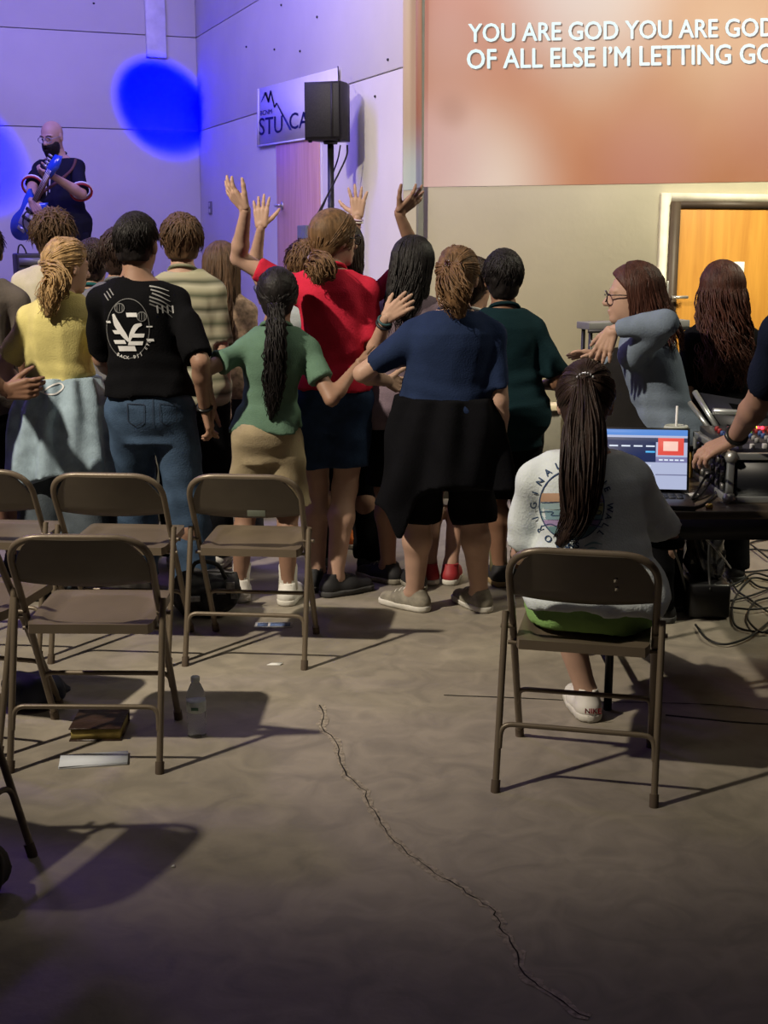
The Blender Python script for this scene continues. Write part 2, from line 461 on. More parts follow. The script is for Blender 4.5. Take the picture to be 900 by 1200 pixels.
obj('casing', join([rbox(da, fa, -0.035, 0, 0, dz), rbox(sa + DW + sa - fa, sa + DW + sa - da, -0.035, 0, 0, dz), rbox(fa, sa + DW + sa - fa, -0.035, 0, fz, dz)]), M_TRIM, door, smooth=False)
obj('frame', join([rbox(fa, sa, -0.06, 0, 0, fz), rbox(sa + DW, sa + DW + sa - fa, -0.06, 0, 0, fz), rbox(sa, sa + DW, -0.06, 0, sz, fz)]), M_BROWN, door, smooth=False)
M_STEEL = mat('brushed_steel', (0.55, 0.55, 0.52), rough=0.35, metal=0.8)
hp = on_plane(787, 343, RM(0, -0.055), EF); ha = np.dot(hp - O, ER)
plate = obj('handle_plate', rbox(ha - 0.035, ha + 0.035, -0.056, -0.05, hp[2] - 0.085, hp[2] + 0.08, 0.002), M_STEEL, door, smooth=False)
obj('handle', tube(fillet([RM(ha, -0.055, hp[2] - 0.03), RM(ha, -0.10, hp[2] - 0.03), RM(ha + 0.10, -0.10, hp[2] - 0.03)], 0.02), 0.011, 8), M_STEEL, plate)
sp = on_plane(856, 330, RM(0, -0.055), EF); pa_ = np.dot(sp - O, ER)
tag(obj('paper_notice', rbox(pa_ - 0.11, pa_ + 0.11, -0.053, -0.0505, sp[2] - 0.15, sp[2] + 0.135), mat('white_paper', (0.75, 0.75, 0.72), rough=0.8, noise=0.03), smooth=False), 'white paper notice taped to the orange door', 'notice')

# stage door on the side wall
d0 = on_plane(326, 230, RM(0, 0), ER); d1 = on_plane(376.5, 230, RM(0, 0), ER)
b0_, b1_ = np.dot(d0 - O, EF), np.dot(d1 - O, EF)
dtop = on_plane(340, 160, RM(0, 0), ER)[2]
door2 = tag(obj('door_2', rbox(-0.012, 0.001, b1_, b0_, 0.56, dtop, 0.002), M_PINK, smooth=False), 'reddish wooden stage door under the banner', None, None, 'structure')
M_DJ = mat('door_gap', (0.30, 0.24, 0.25), rough=0.7)
obj('frame', join([rbox(-0.006, 0.0, b0_, b0_ + 0.03, 0.56, dtop + 0.03), rbox(-0.006, 0.0, b1_ - 0.03, b1_, 0.56, dtop + 0.03), rbox(-0.006, 0.0, b1_, b0_, dtop, dtop + 0.03)]), M_WALL, door2, smooth=False)
hd = on_plane(330, 241, RM(-0.02, 0), ER); hb = np.dot(hd - O, EF)
obj('door_handle', join([tube([RM(-0.012, hb, hd[2]), RM(-0.07, hb, hd[2])], 0.012, 8), tube([RM(-0.07, hb + 0.01, hd[2]), RM(-0.075, hb - 0.13, hd[2])], 0.011, 8), tube([RM(-0.012, hb, hd[2]), RM(-0.02, hb, hd[2])], 0.032, 12)]), M_STEEL, door2)
# socket plate
so = on_plane(247, 243.5, RM(0, 0), ER); sb = np.dot(so - O, EF)
t = tag(empty('wall_socket', RM(-0.001, sb, so[2] - 0.06)), 'small dark socket plate on the wall left of the stage door', 'socket')
obj('plate', (to_local(t, rbox(-0.012, 0.0, sb - 0.055, sb + 0.055, so[2] - 0.06, so[2] + 0.06, 0.003)[0]), rbox(-0.012, 0.0, sb - 0.055, sb + 0.055, so[2] - 0.06, so[2] + 0.06, 0.003)[1]), mat('socket_grey', (0.16, 0.15, 0.17), rough=0.5), t, smooth=False)
for dz_ in (-0.028, 0.028):
    VF = rbox(-0.016, -0.011, sb - 0.025, sb + 0.025, so[2] + dz_ - 0.018, so[2] + dz_ + 0.018, 0.002)
    obj('outlet', (to_local(t, VF[0]), VF[1]), mat('outlet_pale', (0.5, 0.48, 0.5), rough=0.5), t, smooth=False)

# stage platform
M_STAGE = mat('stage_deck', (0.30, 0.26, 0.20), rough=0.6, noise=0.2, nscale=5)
SA = np.dot(on_plane(657, 500, RM(0, -0.4), EF) - O, ER)
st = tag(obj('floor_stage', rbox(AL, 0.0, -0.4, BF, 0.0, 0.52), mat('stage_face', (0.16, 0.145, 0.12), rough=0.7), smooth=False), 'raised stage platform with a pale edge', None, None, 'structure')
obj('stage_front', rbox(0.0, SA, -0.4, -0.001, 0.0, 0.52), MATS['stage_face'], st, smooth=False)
obj('stage_edge', rbox(AL, SA + 0.015, -0.43, -0.30, 0.52, 0.56, 0.006), mat('stage_lip', (0.55, 0.47, 0.33), rough=0.6), st, smooth=False)
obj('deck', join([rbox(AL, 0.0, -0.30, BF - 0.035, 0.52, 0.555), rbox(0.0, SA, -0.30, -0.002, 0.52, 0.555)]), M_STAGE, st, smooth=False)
MUS = P(57, 142, 10.5)
MZ = MUS[2] - 1.80
ma, mb = np.dot(MUS - O, ER), np.dot(MUS - O, EF)
tag(obj('trim_3', rbox(ma - 0.9, ma + 0.9, mb - 0.7, mb + 0.7, 0.556, MZ, 0.006), M_STAGE, smooth=False), 'low riser the guitarist stands on', None, None, 'structure')

# crack in the concrete: jagged groove with pale crumbled rims, laid in the floor
ck = [(375, 826), (381, 842), (377, 852), (392, 868), (398, 884), (401, 899), (412, 914), (428, 928), (432, 945), (446, 960), (452, 978), (468, 992), (487, 1008), (512, 1024), (538, 1038), (553, 1052), (574, 1064), (584, 1076), (590, 1093), (601, 1110), (608, 1132), (622, 1146), (640, 1160), (668, 1180), (700, 1203)]
ckp = []
for i in range(len(ck) - 1):
    A, B = G(*ck[i]), G(*ck[i + 1])
    for t_ in (0, 0.33, 0.66):
        ckp.append(A + (B - A) * t_ + np.array((random.uniform(-.006, .006), random.uniform(-.006, .006), 0)))
ckp = np.array(ckp)
def ribbon(pts, wl, wr, z):
    V, F = [], []
    T = np.gradient(pts, axis=0); N = np.stack([-T[:, 1], T[:, 0], 0 * T[:, 0]], 1); N /= np.linalg.norm(N, axis=1)[:, None]
    for i in range(len(pts)):
        a, b = pts[i] + N[i] * wl[i], pts[i] - N[i] * wr[i]; a[2] = b[2] = z; V += [a, b]
    for i in range(len(pts) - 1): F.append((2 * i, 2 * i + 1, 2 * i + 3, 2 * i + 2))
    return np.array(V), F
n_ = len(ckp)
wob = rng.uniform(0.3, 1.0, n_)
obj('crack_rim', ribbon(ckp, 0.010 + 0.014 * rng.uniform(0, 1, n_) ** 2, 0.008 + 0.014 * rng.uniform(0, 1, n_) ** 2, 0.0012), mat('crumbled_concrete', (0.30, 0.26, 0.20), rough=0.95, noise=0.4, nscale=60, bump=0.5, bscale=150), floor, smooth=False)
obj('crack', ribbon(ckp, 0.0030 * wob, 0.0030 * rng.uniform(0.0, 1.0, n_), 0.0020), mat('crack_dark', (0.020, 0.017, 0.013), rough=1.0, noise=0.3), floor, smooth=False)
fine = np.array([G(u, v) for u, v in [(520, 815), (600, 818), (690, 822), (760, 824), (830, 826), (905, 833)]])
obj('crack', ribbon(spline(fine, 40), 0.002 + 0.003 * rng.uniform(0, 1, 40), 0.002 + 0.002 * rng.uniform(0, 1, 40), 0.0018), MATS['crack_dark'], floor, smooth=False)

# ------------------------------------------------------------------ projected picture and lyrics on the front wall
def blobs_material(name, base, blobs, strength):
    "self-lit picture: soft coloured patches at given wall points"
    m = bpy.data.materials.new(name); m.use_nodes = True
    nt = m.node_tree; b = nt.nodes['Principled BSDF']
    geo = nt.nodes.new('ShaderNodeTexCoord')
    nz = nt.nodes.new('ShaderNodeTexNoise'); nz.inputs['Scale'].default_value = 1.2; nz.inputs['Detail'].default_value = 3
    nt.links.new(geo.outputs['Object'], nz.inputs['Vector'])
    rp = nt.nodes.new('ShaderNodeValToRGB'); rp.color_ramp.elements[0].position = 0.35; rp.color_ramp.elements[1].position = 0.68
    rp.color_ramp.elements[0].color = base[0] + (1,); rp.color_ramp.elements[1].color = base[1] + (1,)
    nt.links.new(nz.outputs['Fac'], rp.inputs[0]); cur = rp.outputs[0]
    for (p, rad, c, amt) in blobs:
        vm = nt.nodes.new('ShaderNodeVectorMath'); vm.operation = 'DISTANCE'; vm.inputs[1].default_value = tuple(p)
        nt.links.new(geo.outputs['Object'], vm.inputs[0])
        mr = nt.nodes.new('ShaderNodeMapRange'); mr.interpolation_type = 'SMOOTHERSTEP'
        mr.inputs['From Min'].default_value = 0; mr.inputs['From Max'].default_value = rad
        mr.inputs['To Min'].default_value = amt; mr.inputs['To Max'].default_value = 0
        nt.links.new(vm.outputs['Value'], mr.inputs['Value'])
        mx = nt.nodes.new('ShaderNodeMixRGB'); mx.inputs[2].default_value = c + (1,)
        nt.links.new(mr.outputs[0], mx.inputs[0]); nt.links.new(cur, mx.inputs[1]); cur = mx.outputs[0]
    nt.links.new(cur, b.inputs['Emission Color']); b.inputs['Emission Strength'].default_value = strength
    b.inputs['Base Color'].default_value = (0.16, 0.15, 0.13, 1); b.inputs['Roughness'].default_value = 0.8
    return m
W = lambda u, v: on_plane(u, v, O, EF)
def lin(r, g, b): return tuple((x / 255 / 12.92) if x < 10 else ((x / 255 + 0.055) / 1.055) ** 2.4 for x in (r, g, b))
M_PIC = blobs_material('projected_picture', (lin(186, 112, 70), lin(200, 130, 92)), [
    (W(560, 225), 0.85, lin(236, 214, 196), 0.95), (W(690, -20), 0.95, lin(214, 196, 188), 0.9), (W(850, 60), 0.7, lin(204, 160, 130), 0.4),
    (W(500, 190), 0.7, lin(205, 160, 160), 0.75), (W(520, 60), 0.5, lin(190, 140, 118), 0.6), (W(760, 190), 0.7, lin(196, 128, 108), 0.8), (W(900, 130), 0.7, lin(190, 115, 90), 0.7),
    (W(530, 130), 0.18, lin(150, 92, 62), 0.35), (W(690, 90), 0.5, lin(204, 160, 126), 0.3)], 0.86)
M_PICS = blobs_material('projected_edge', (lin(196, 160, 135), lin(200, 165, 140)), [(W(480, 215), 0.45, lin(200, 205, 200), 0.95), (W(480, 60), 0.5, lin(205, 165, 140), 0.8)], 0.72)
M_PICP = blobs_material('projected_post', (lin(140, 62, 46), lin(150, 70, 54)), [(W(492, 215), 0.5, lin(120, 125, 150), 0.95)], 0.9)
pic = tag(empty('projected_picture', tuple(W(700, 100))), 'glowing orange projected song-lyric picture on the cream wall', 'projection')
def slab(pixels, off, th, m, name, parent, sub=None):
    n = -EF
    pts = [on_plane(u, v, O + n * off, EF) for u, v in pixels]
    k = len(pts); V = np.array(pts + [p - n * th for p in pts])
    F = [tuple(range(k)), tuple(range(2 * k - 1, k - 1, -1))] + [(i, k + i, k + (i + 1) % k, (i + 1) % k) for i in range(k)]
    return obj(name, (to_local(parent, V), F), m, parent, smooth=False)
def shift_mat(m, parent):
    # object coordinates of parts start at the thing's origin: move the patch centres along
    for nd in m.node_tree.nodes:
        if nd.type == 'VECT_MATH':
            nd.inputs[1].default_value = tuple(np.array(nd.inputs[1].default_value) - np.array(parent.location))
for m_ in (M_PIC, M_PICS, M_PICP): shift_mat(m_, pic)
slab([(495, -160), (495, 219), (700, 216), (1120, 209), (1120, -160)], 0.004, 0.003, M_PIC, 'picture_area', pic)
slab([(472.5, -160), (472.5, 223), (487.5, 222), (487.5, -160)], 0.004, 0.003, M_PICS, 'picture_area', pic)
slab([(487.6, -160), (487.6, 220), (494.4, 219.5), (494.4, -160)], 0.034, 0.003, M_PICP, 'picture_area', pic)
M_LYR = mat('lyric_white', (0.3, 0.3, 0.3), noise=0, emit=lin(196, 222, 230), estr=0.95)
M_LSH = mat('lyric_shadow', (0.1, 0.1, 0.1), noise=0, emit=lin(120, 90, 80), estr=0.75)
def lyric(text, u0, v0, u1, v1, cap, off, m, dx=0, dy=0, bold=0.017):
    "one part per letter, laid on the wall along the projected line"
    base, _ = text2d_(text, 1.0); x0, w_, h_ = base[:, 0].min(), np.ptp(base[:, 0]), base[:, 1].max()
    base, faces = text2d_(text, 1.0); root = list(range(len(base)))
    def find(i):
        while root[i] != i: root[i] = root[root[i]]; i = root[i]
        return i
    for f in faces:
        for i in f[1:]: root[find(i)] = find(f[0])
    comps = {}
    for i in range(len(base)): comps.setdefault(find(i), []).append(i)
    letters = []
    for c in sorted(comps.values(), key=lambda c: base[c, 0].min()):
        a, b = base[c, 0].min(), base[c, 0].max()
        if letters and min(b, letters[-1][1]) - max(a, letters[-1][0]) > 0.5 * min(b - a, letters[-1][1] - letters[-1][0]):
            L = letters[-1]; L[0] = min(a, L[0]); L[1] = max(b, L[1]); L[2] += c
        else: letters.append([a, b, list(c)])
    for a, b, ids in letters:
        m_id = {i: k for k, i in enumerate(ids)}
        V = base[ids]; F = [tuple(m_id[i] for i in f) for f in faces if f[0] in m_id]
        if not F: continue
        VV, FF, n = [], [], len(V)
        for c, (bx, by) in enumerate(((0, 0), (bold, 0), (-bold, 0), (0, bold * 0.7), (0, -bold * 0.7))):
            VV.append(V + np.array((bx, by, 0))); FF += [tuple(i + c * n for i in f) for f in F]
        out = []
        for x, y, _z in np.concatenate(VV):
            s = (x - x0) / w_
            out.append(on_plane(u0 + (u1 - u0) * s + dx, v0 + (v1 - v0) * s - y / h_ * cap + dy, O - EF * off, EF))
        obj('lyric_letter' if dx == 0 else 'letter_shadow', (to_local(pic, np.array(out)), FF), m, pic, smooth=False)
for txt, a in (("YOU ARE GOD YOU ARE GOD", (549, 49, 908, 42, 21)), ("OF ALL ELSE I\u2019M LETTING GO", (547.5, 80.5, 908, 73.5, 22.5))):
    lyric(txt, *a, 0.006, M_LSH, dx=1.6, dy=1.6)
    lyric(txt, *a, 0.008, M_LYR)

# ------------------------------------------------------------------ banner on the side wall
bn = tag(empty('banner', tuple(on_plane(340, 168, RM(0, 0), ER))), 'white vinyl banner with blue mountain logo and lettering', 'banner')
def on_side(u, v, off): return on_plane(u, v, RM(-off, 0), ER)
def side_slab(pixels, off, th, m, name, parent):
    pts = [on_side(u, v, off) for u, v in pixels]; k = len(pts)
    V = np.array(pts + [p + ER * th for p in pts])
    F = [tuple(range(k))[::-1], tuple(range(k, 2 * k))] + [(i, (i + 1) % k, k + (i + 1) % k, k + i) for i in range(k)]
    return obj(name, (to_local(parent, V), F), m, parent, smooth=False)
side_slab([(302, 104), (301.5, 171.5), (396, 157), (396, 79)], 0.022, 0.006, mat('banner_vinyl', (0.72, 0.70, 0.72), rough=0.45, noise=0.04, nscale=5), 'sheet', bn)
side_slab([(301.5, 104), (301, 171.8), (303, 171.6), (303.2, 104)], 0.026, 0.004, mat('banner_hem', (0.85, 0.85, 0.86), rough=0.5), 'hem', bn)
side_slab([(301.2, 170.4), (301.2, 172.4), (396, 158), (396, 156)], 0.026, 0.004, MATS['banner_hem'], 'hem', bn)
M_INK = mat('logo_blue', (0.008, 0.012, 0.16), rough=0.5, noise=0)
zig = [(306, 120), (311, 108), (314.5, 120), (317, 106), (321.5, 126), (324, 120.5), (340.5, 152.5)]
wz = [0.4, 2.2, 1.6, 1.3, 1.4, 1.3, 2.6]
pl, pr = [], []
for i, (x, y) in enumerate(zig):
    pl.append((x - wz[i] * 0.5, y)); pr.append((x + wz[i] * 0.6, y))
V = [on_side(u, v, 0.0245) for u, v in pl] + [on_side(u, v, 0.0245) for u, v in pr]; k = len(zig)
obj('mountain_mark', (to_local(bn, V), [(i, i + 1, k + i + 1, k + i) for i in range(k - 1)]), M_INK, bn, smooth=False)
def side_text(s, u0, v0, u1, v1, cap):
    V, F = text2d(s, 1.0, bold=0.008)
    w_ = V[:, 0].max() - V[:, 0].min(); h_ = V[:, 1].max(); out = []
    for x, y, _ in V:
        k = (x - V[:, 0].min()) / w_
        out.append(on_side(u0 + (u1 - u0) * k, v0 + (v1 - v0) * k - y / h_ * cap, 0.0245))
    obj('lettering', (to_local(bn, out), F), M_INK, bn, smooth=False)
side_text('BCNM', 305, 135.5, 318.5, 133, 5.5)
side_text('STU', 303.5, 158.5, 331, 155, 20)
side_text('CA', 339, 151.5, 361.5, 149, 19)

# sconce at the wall end
sc = P(471.5, 236, 8.55)
sc_o = tag(empty('wall_sconce', tuple(sc)), 'dark tapered fitting half hidden behind the left edge of the cream wall', 'lamp')
obj('body', lathe([(0.012, 0.0), (0.022, 0.03), (0.035, 0.14), (0.05, 0.20), (0.052, 0.22)], (0, 0, 0), 14), mat('sconce_dark', (0.03, 0.02, 0.03), rough=0.3), sc_o)
obj('bowl', lathe([(0.052, 0.22), (0.056, 0.25), (0.050, 0.29), (0.03, 0.315), (0.005, 0.325)], (0, 0, 0), 14), mat('sconce_violet', (0.10, 0.06, 0.25), rough=0.25), sc_o)
obj('bracket', tube([(0, 0, 0.1), tuple(ER * 0.30 + np.array((0, 0, 0.1)))], 0.01, 6), MATS['sconce_dark'], sc_o)

# ================================================================== people: figure builder
def ik(S, Wt, l1, l2, pole):
    S, Wt = np.asarray(S, float), np.asarray(Wt, float)
    d = Wt - S; L = np.linalg.norm(d); d = d / (L + 1e-9)
    L = min(L, (l1 + l2) * 0.995); Wt = S + d * L
    a = (l1 * l1 - l2 * l2 + L * L) / (2 * L); h = math.sqrt(max(l1 * l1 - a * a, 0))
    p = np.asarray(pole, float); p = nrm(p - d * np.dot(p, d))
    return S + d * a + p * h, Wt

class Fig:
    """joints of one figure in world space; yaw 0 looks away from the viewer"""
    def __init__(s, top, base, yaw=0.0, w=1.0, hyaw=None, hpitch=0.0, htilt=0.0, hs=1.0, z0=0.0, seat=None, waist=1.0, arms=None, feet=None, toe=None, depth=1.0, sh=1.0, sdrop=0.0, hipw=1.0):
        s.yaw = yaw; s.w = w; s.hs = hs; s.waist = waist; s.depth = depth; s.hipw = hipw
        s.r = np.array((math.cos(yaw), math.sin(yaw), 0)); s.f = np.array((-math.sin(yaw), math.cos(yaw), 0)); s.z = np.array((0, 0, 1.0))
        s.top = np.asarray(top, float); s.H = s.top[2] - z0; s.z0 = z0
        s.k = s.H / 1.65 if seat is None else 1.0
        k = s.k
        hy = yaw if hyaw is None else hyaw
        M = Matrix.Rotation(hy, 3, 'Z') @ Matrix.Rotation(-hpitch, 3, 'X') @ Matrix.Rotation(htilt, 3, 'Y')
        s.HA = np.array(M)                                    # columns: right, forward, up of the head
        s.hc = s.top - s.HA[:, 2] * 0.118 * hs
        s.pel = np.array((base[0], base[1], z0 + 0.53 * s.H)) if seat is None else np.array((base[0], base[1], seat + 0.10))
        nbz = s.top[2] - 0.262 * hs
        hd = s.hc - s.HA[:, 1] * 0.025 * hs - s.HA[:, 2] * 0.12 * hs
        s.nb = np.array((hd[0], hd[1], nbz)) - (hd - np.array((s.pel[0], s.pel[1], 0))) * np.array((0.12, 0.12, 0))
        s.shw = 0.152 * w * sh * max(k, 0.92)
        s.S = {'L': s.nb - s.r * s.shw + s.z * (-0.082 - sdrop), 'R': s.nb + s.r * s.shw + s.z * (-0.082 - sdrop)}
        s.lu, s.lf = 0.285 * k, 0.245 * k
        s.E, s.Wr, s.hand = {}, {}, {}
        arms = arms or {}
        for sd, sg in (('L', -1), ('R', 1)):
            a = arms.get(sd)
            if a is None:
                e = s.S[sd] + s.z * (-s.lu * 0.985) + s.r * sg * 0.028 - s.f * 0.02
                wv = e + s.z * (-s.lf * 0.97) + s.r * sg * 0.01 + s.f * 0.06
                s.E[sd], s.Wr[sd] = e, wv; s.hand[sd] = dict(curl=0.5)
            else:
                pole = a.get('pole', (0, 0, -1))
                s.E[sd], s.Wr[sd] = ik(s.S[sd], a['w'], s.lu * a.get('len', 1.0), s.lf * a.get('len', 1.0), pole)
                s.hand[sd] = a
        s.hip = {'L': s.pel - s.r * 0.088 * w * k * hipw - s.z * 0.03, 'R': s.pel + s.r * 0.088 * w * k * hipw - s.z * 0.03}
        s.K, s.A, s.toe = {}, {}, {}
        for i, (sd, sg) in enumerate((('L', -1), ('R', 1))):
            if seat is not None:
                s.K[sd] = s.hip[sd] * (1, 1, 0) + s.f * 0.40 - s.r * sg * 0.012 + s.z * (seat + 0.065)
                fx = s.K[sd] * (1, 1, 0) - s.f * 0.10 + s.z * 0.085 if feet is None else np.array((feet[i][0], feet[i][1], 0.085))
                s.A[sd] = fx
            else:
                fx = (s.hip[sd] + s.r * sg * 0.02) if feet is None else np.asarray(feet[i], float)
                s.A[sd] = np.array((fx[0], fx[1], z0 + 0.085))
                mid = (s.hip[sd] + s.A[sd]) / 2
                s.K[sd] = np.array((mid[0], mid[1], z0 + 0.285 * s.H)) + s.f * 0.03
            th = yaw - sg * 0.14 if toe is None else toe[i]
            s.toe[sd] = np.array((-math.sin(th), math.cos(th), 0))
    def tz(s, t): return s.pel[2] + (s.nb[2] - s.pel[2]) * t
    def loc(s, Q):
        t = (Q[:, 2] - s.pel[2]) / (s.nb[2] - s.pel[2])
        tc = np.clip(t, -0.5, 1.15)[:, None]
        c = s.pel * (1 - tc) + s.nb * tc
        R = Q - c
        return R @ s.r, R @ s.f, t
    PT = np.array([-0.22, -0.10, 0.02, 0.16, 0.30, 0.45, 0.60, 0.75, 0.86, 0.95, 1.02, 1.10])
    PA = np.array([0.112, 0.146, 0.156, 0.144, 0.126, 0.124, 0.132, 0.144, 0.142, 0.108, 0.068, 0.050])
    PB = np.array([0.085, 0.112, 0.120, 0.112, 0.098, 0.098, 0.106, 0.112, 0.104, 0.085, 0.062, 0.052])
    PY = np.array([-0.01, -0.016, -0.018, -0.008, 0.0, 0.0, -0.004, -0.008, -0.014, -0.014, -0.01, 0.0])
    def torso(s, Q, off=0.0, ao=None):
        x, y, t = s.loc(Q)
        wd = s.w * max(s.k, 0.93)
        wa = 1 + (s.waist - 1) * np.exp(-((s.PT - 0.32) / 0.2) ** 2)
        hw = 1 + (s.hipw - 1) * np.exp(-((s.PT - 0.0) / 0.18) ** 2)
        A = s.PA * wd * wa * hw + off; B = s.PB * (0.5 + 0.5 * wd) * s.depth * np.sqrt(wa * hw) + off
        if ao is not None:
            ex = np.interp(s.PT, ao[0], ao[1]); A = A + ex; B = B + ex * 0.8
        a = np.interp(t, s.PT, A); b = np.interp(t, s.PT, B); cy = np.interp(t, s.PT, s.PY)
        q = (np.abs(x / a) ** 2.3 + np.abs((y - cy) / b) ** 2.3) ** (1 / 2.3)
        return ((q - 1) * np.minimum(a, b)).astype(np.float32), t
    def shoulders(s, Q, off=0.0):
        d = seg(Q, s.nb + s.z * 0.012 - s.f * 0.014, s.S['L'] + s.z * 0.002, 0.052 + off, 0.053 * (0.6 + 0.4 * s.w) + off)
        return np.minimum(d, seg(Q, s.nb + s.z * 0.012 - s.f * 0.014, s.S['R'] + s.z * 0.002, 0.052 + off, 0.053 * (0.6 + 0.4 * s.w) + off))
    def arm_r(s): return np.array((0.046, 0.037, 0.034, 0.0235)) * (0.45 + 0.55 * s.w) * max(s.k, 0.9)

def head_sdf(fig):
    A, hc, hs = fig.HA.astype(np.float32), fig.hc.astype(np.float32), fig.hs
    def f(Q):
        q = (Q - hc) @ A / hs
        d = ell(q, (0, -0.012, 0.028), (0.074, 0.096, 0.088))
        d = smin(d, ell(q, (0, 0.022, -0.035), (0.058, 0.068, 0.075)), 0.03)
        d = smin(d, ell(q, (0, 0.062, -0.092), (0.026, 0.026, 0.022)), 0.025)
        ax = np.stack([np.abs(q[:, 0]), q[:, 1], q[:, 2]], 1)
        d = np.maximum(d, -(np.linalg.norm((ax - np.float32((0.031, 0.098, 0.003))) / np.float32((1.25, 1, 0.8)), axis=1) - 0.017) + 0.0)
        d = smin(d, ell(ax, (0.030, 0.074, 0.001), (0.014, 0.0125, 0.011)), 0.006)
        d = smin(d, seg(ax, (0.012, 0.084, 0.024), (0.045, 0.070, 0.022), 0.009, 0.007), 0.012)
        d = smin(d, seg(q, (0, 0.086, 0.008), (0, 0.107, -0.028), 0.008, 0.0135), 0.014)
        d = smin(d, ell(ax, (0.011, 0.096, -0.031), (0.010, 0.011, 0.008)), 0.008)
        d = smin(d, ell(q, (0, 0.086, -0.058), (0.024, 0.012, 0.006)), 0.006)
        d = smin(d, ell(q, (0, 0.083, -0.069), (0.020, 0.012, 0.007)), 0.006)
        ear = ell(ax, (0.075, -0.008, -0.006), (0.011, 0.019, 0.031))
        d = smin(d, ear, 0.008)
        d = smin(d, seg(q, (0, -0.02, -0.05), (0, -0.035, -0.16), 0.052, 0.054), 0.03)
        return d * hs
    lo, hi = hc - 0.17 * hs, hc + 0.17 * hs
    return mesh_sdf(f, lo, hi, 0.0065)

def hand_mesh(Wp, fd, d, n, side, curl=0.5, spread=0.0, size=1.0, thumb=0.7, fine=0.0045, curls=None):
    d = nrm(d); n = np.asarray(n, float); n = nrm(n - d * np.dot(n, d))
    t = np.cross(d, n) if side == 'R' else -np.cross(d, n)
    parts = []; k = size
    offs = (0.031, 0.011, -0.010, -0.029); lens = (0.070, 0.080, 0.073, 0.058)
    pts = [Wp]
    segs = []
    for i in range(4):
        b = Wp + d * (0.090 - 0.006 * abs(i - 1)) * k + t * offs[i] * k
        segs.append((Wp + t * offs[i] * 0.55 * k + d * 0.008 * k, b, 0.0165 * k, 0.0135 * k))
        sp = spread * (1.5 - i) * 0.5
        dd = nrm(d + t * sp); c = curl if curls is None else curls[i]; ang = c * 0.35; p = b
        for j, fr in enumerate((0.46, 0.30, 0.24)):
            e = p + (dd * math.cos(ang) + n * math.sin(ang)) * lens[i] * fr * k
            segs.append((p, e, (0.0100 - 0.0010 * j) * k, (0.0092 - 0.0012 * j) * k)); p = e; ang += c * 0.75
        pts.append(p)
    tb = Wp + d * 0.022 * k + t * 0.022 * k + n * 0.006 * k
    dt = nrm(d * (1.0 - 0.45 * thumb) + t * thumb + n * 0.35)
    p = tb
    for ln, r0, r1 in ((0.045, 0.016, 0.0125), (0.036, 0.0118, 0.0105), (0.028, 0.0100, 0.0075)):
        e = p + dt * ln * k; segs.append((p, e, r0 * k, r1 * k)); p = e; dt = nrm(dt + d * 0.28 + n * 0.12)
    pts.append(p)
    segs.append((Wp - nrm(fd) * 0.045 * k, Wp + d * 0.014 * k, 0.0225 * k, 0.021 * k))
    pts.append(Wp - nrm(fd) * 0.05)
    def f(Q):
        m = None
        for i, s_ in enumerate(segs):
            q = seg(Q, *s_)
            m = q if m is None else smin(m, q, 0.005 * k)
        return m
    lo, hi = box_of(pts, 0.032)
    return mesh_sdf(f, lo, hi, fine)

def shoe(fig, sd, parent, upper, sole, ln=1.0):
    a, d = fig.A[sd] - np.array((0, 0, 0.085)), fig.toe[sd]; r = np.cross(d, (0, 0, 1.0)); k = (0.55 + 0.45 * max(fig.k, 0.9)) * ln
    a = np.array((a[0], a[1], fig.z0))
    up = np.array((0, 0, 1.0))
    def base(Q):
        q = Q - a; x, y, z = q @ r, q @ d, q[:, 2]
        L = np.stack([x, y, z], 1).astype(np.float32) / k
        s_ = L * np.float32((1, 1, 1.15))
        m = seg(s_, (0, -0.035, 0.045), (0, 0.06, 0.045), 0.043, 0.046)
        m = smin(m, seg(s_, (0.004, 0.06, 0.04), (0.006, 0.155, 0.032), 0.046, 0.038), 0.03)
        return L, m
    def fu(Q):
        L, m = base(Q)
        m = smin(m, seg(L, (0, -0.028, 0.05), (0, -0.012, 0.098), 0.042, 0.040), 0.02)
        m = smin(m, seg(L, (0, 0.03, 0.078), (0, 0.085, 0.064), 0.026, 0.022), 0.02)
        m = np.maximum(m, -seg(L, (0, -0.012, 0.105), (0, -0.010, 0.16), 0.033, 0.036))
        return np.maximum(np.maximum(m, 0.022 - L[:, 2]), L[:, 2] - 0.108) * k
    def fs(Q):
        L, m = base(Q)
        w_ = np.sqrt(np.maximum(L[:, 0] ** 2, 0))
        m2 = np.minimum(m, base_foot(L))
        return np.maximum(np.maximum(m2 - 0.006, L[:, 2] - 0.030), -L[:, 2]) * k
    def base_foot(L):
        q = L * np.float32((1, 1, 0)); 
        return np.minimum(seg(q, (0, -0.035, 0), (0, 0.06, 0), 0.040, 0.043), seg(q, (0, 0.06, 0), (0.006, 0.155, 0), 0.043, 0.037))
    c = a + d * 0.06 * k
    lo = c + np.array((-0.21, -0.21, -0.01)) ; hi = c + np.array((0.21, 0.21, 0.13))
    o = obj('shoe', mesh_sdf(fu, lo, hi, 0.009), upper, parent)
    obj('sole', mesh_sdf(fs, lo, hi, 0.009), sole, o)
    # laces over the tongue
    L = []
    for j in range(3):
        y = 0.045 + 0.024 * j; z = 0.101 - 0.009 * j
        P_ = [a + (r * x_ + d * y + up * (z - 4.0 * x_ * x_ * 4)) * k for x_ in np.linspace(-0.026, 0.026, 5)]
        L.append(tube(P_, 0.0028, 5))
    obj('laces', join(L), sole, o)
    return o

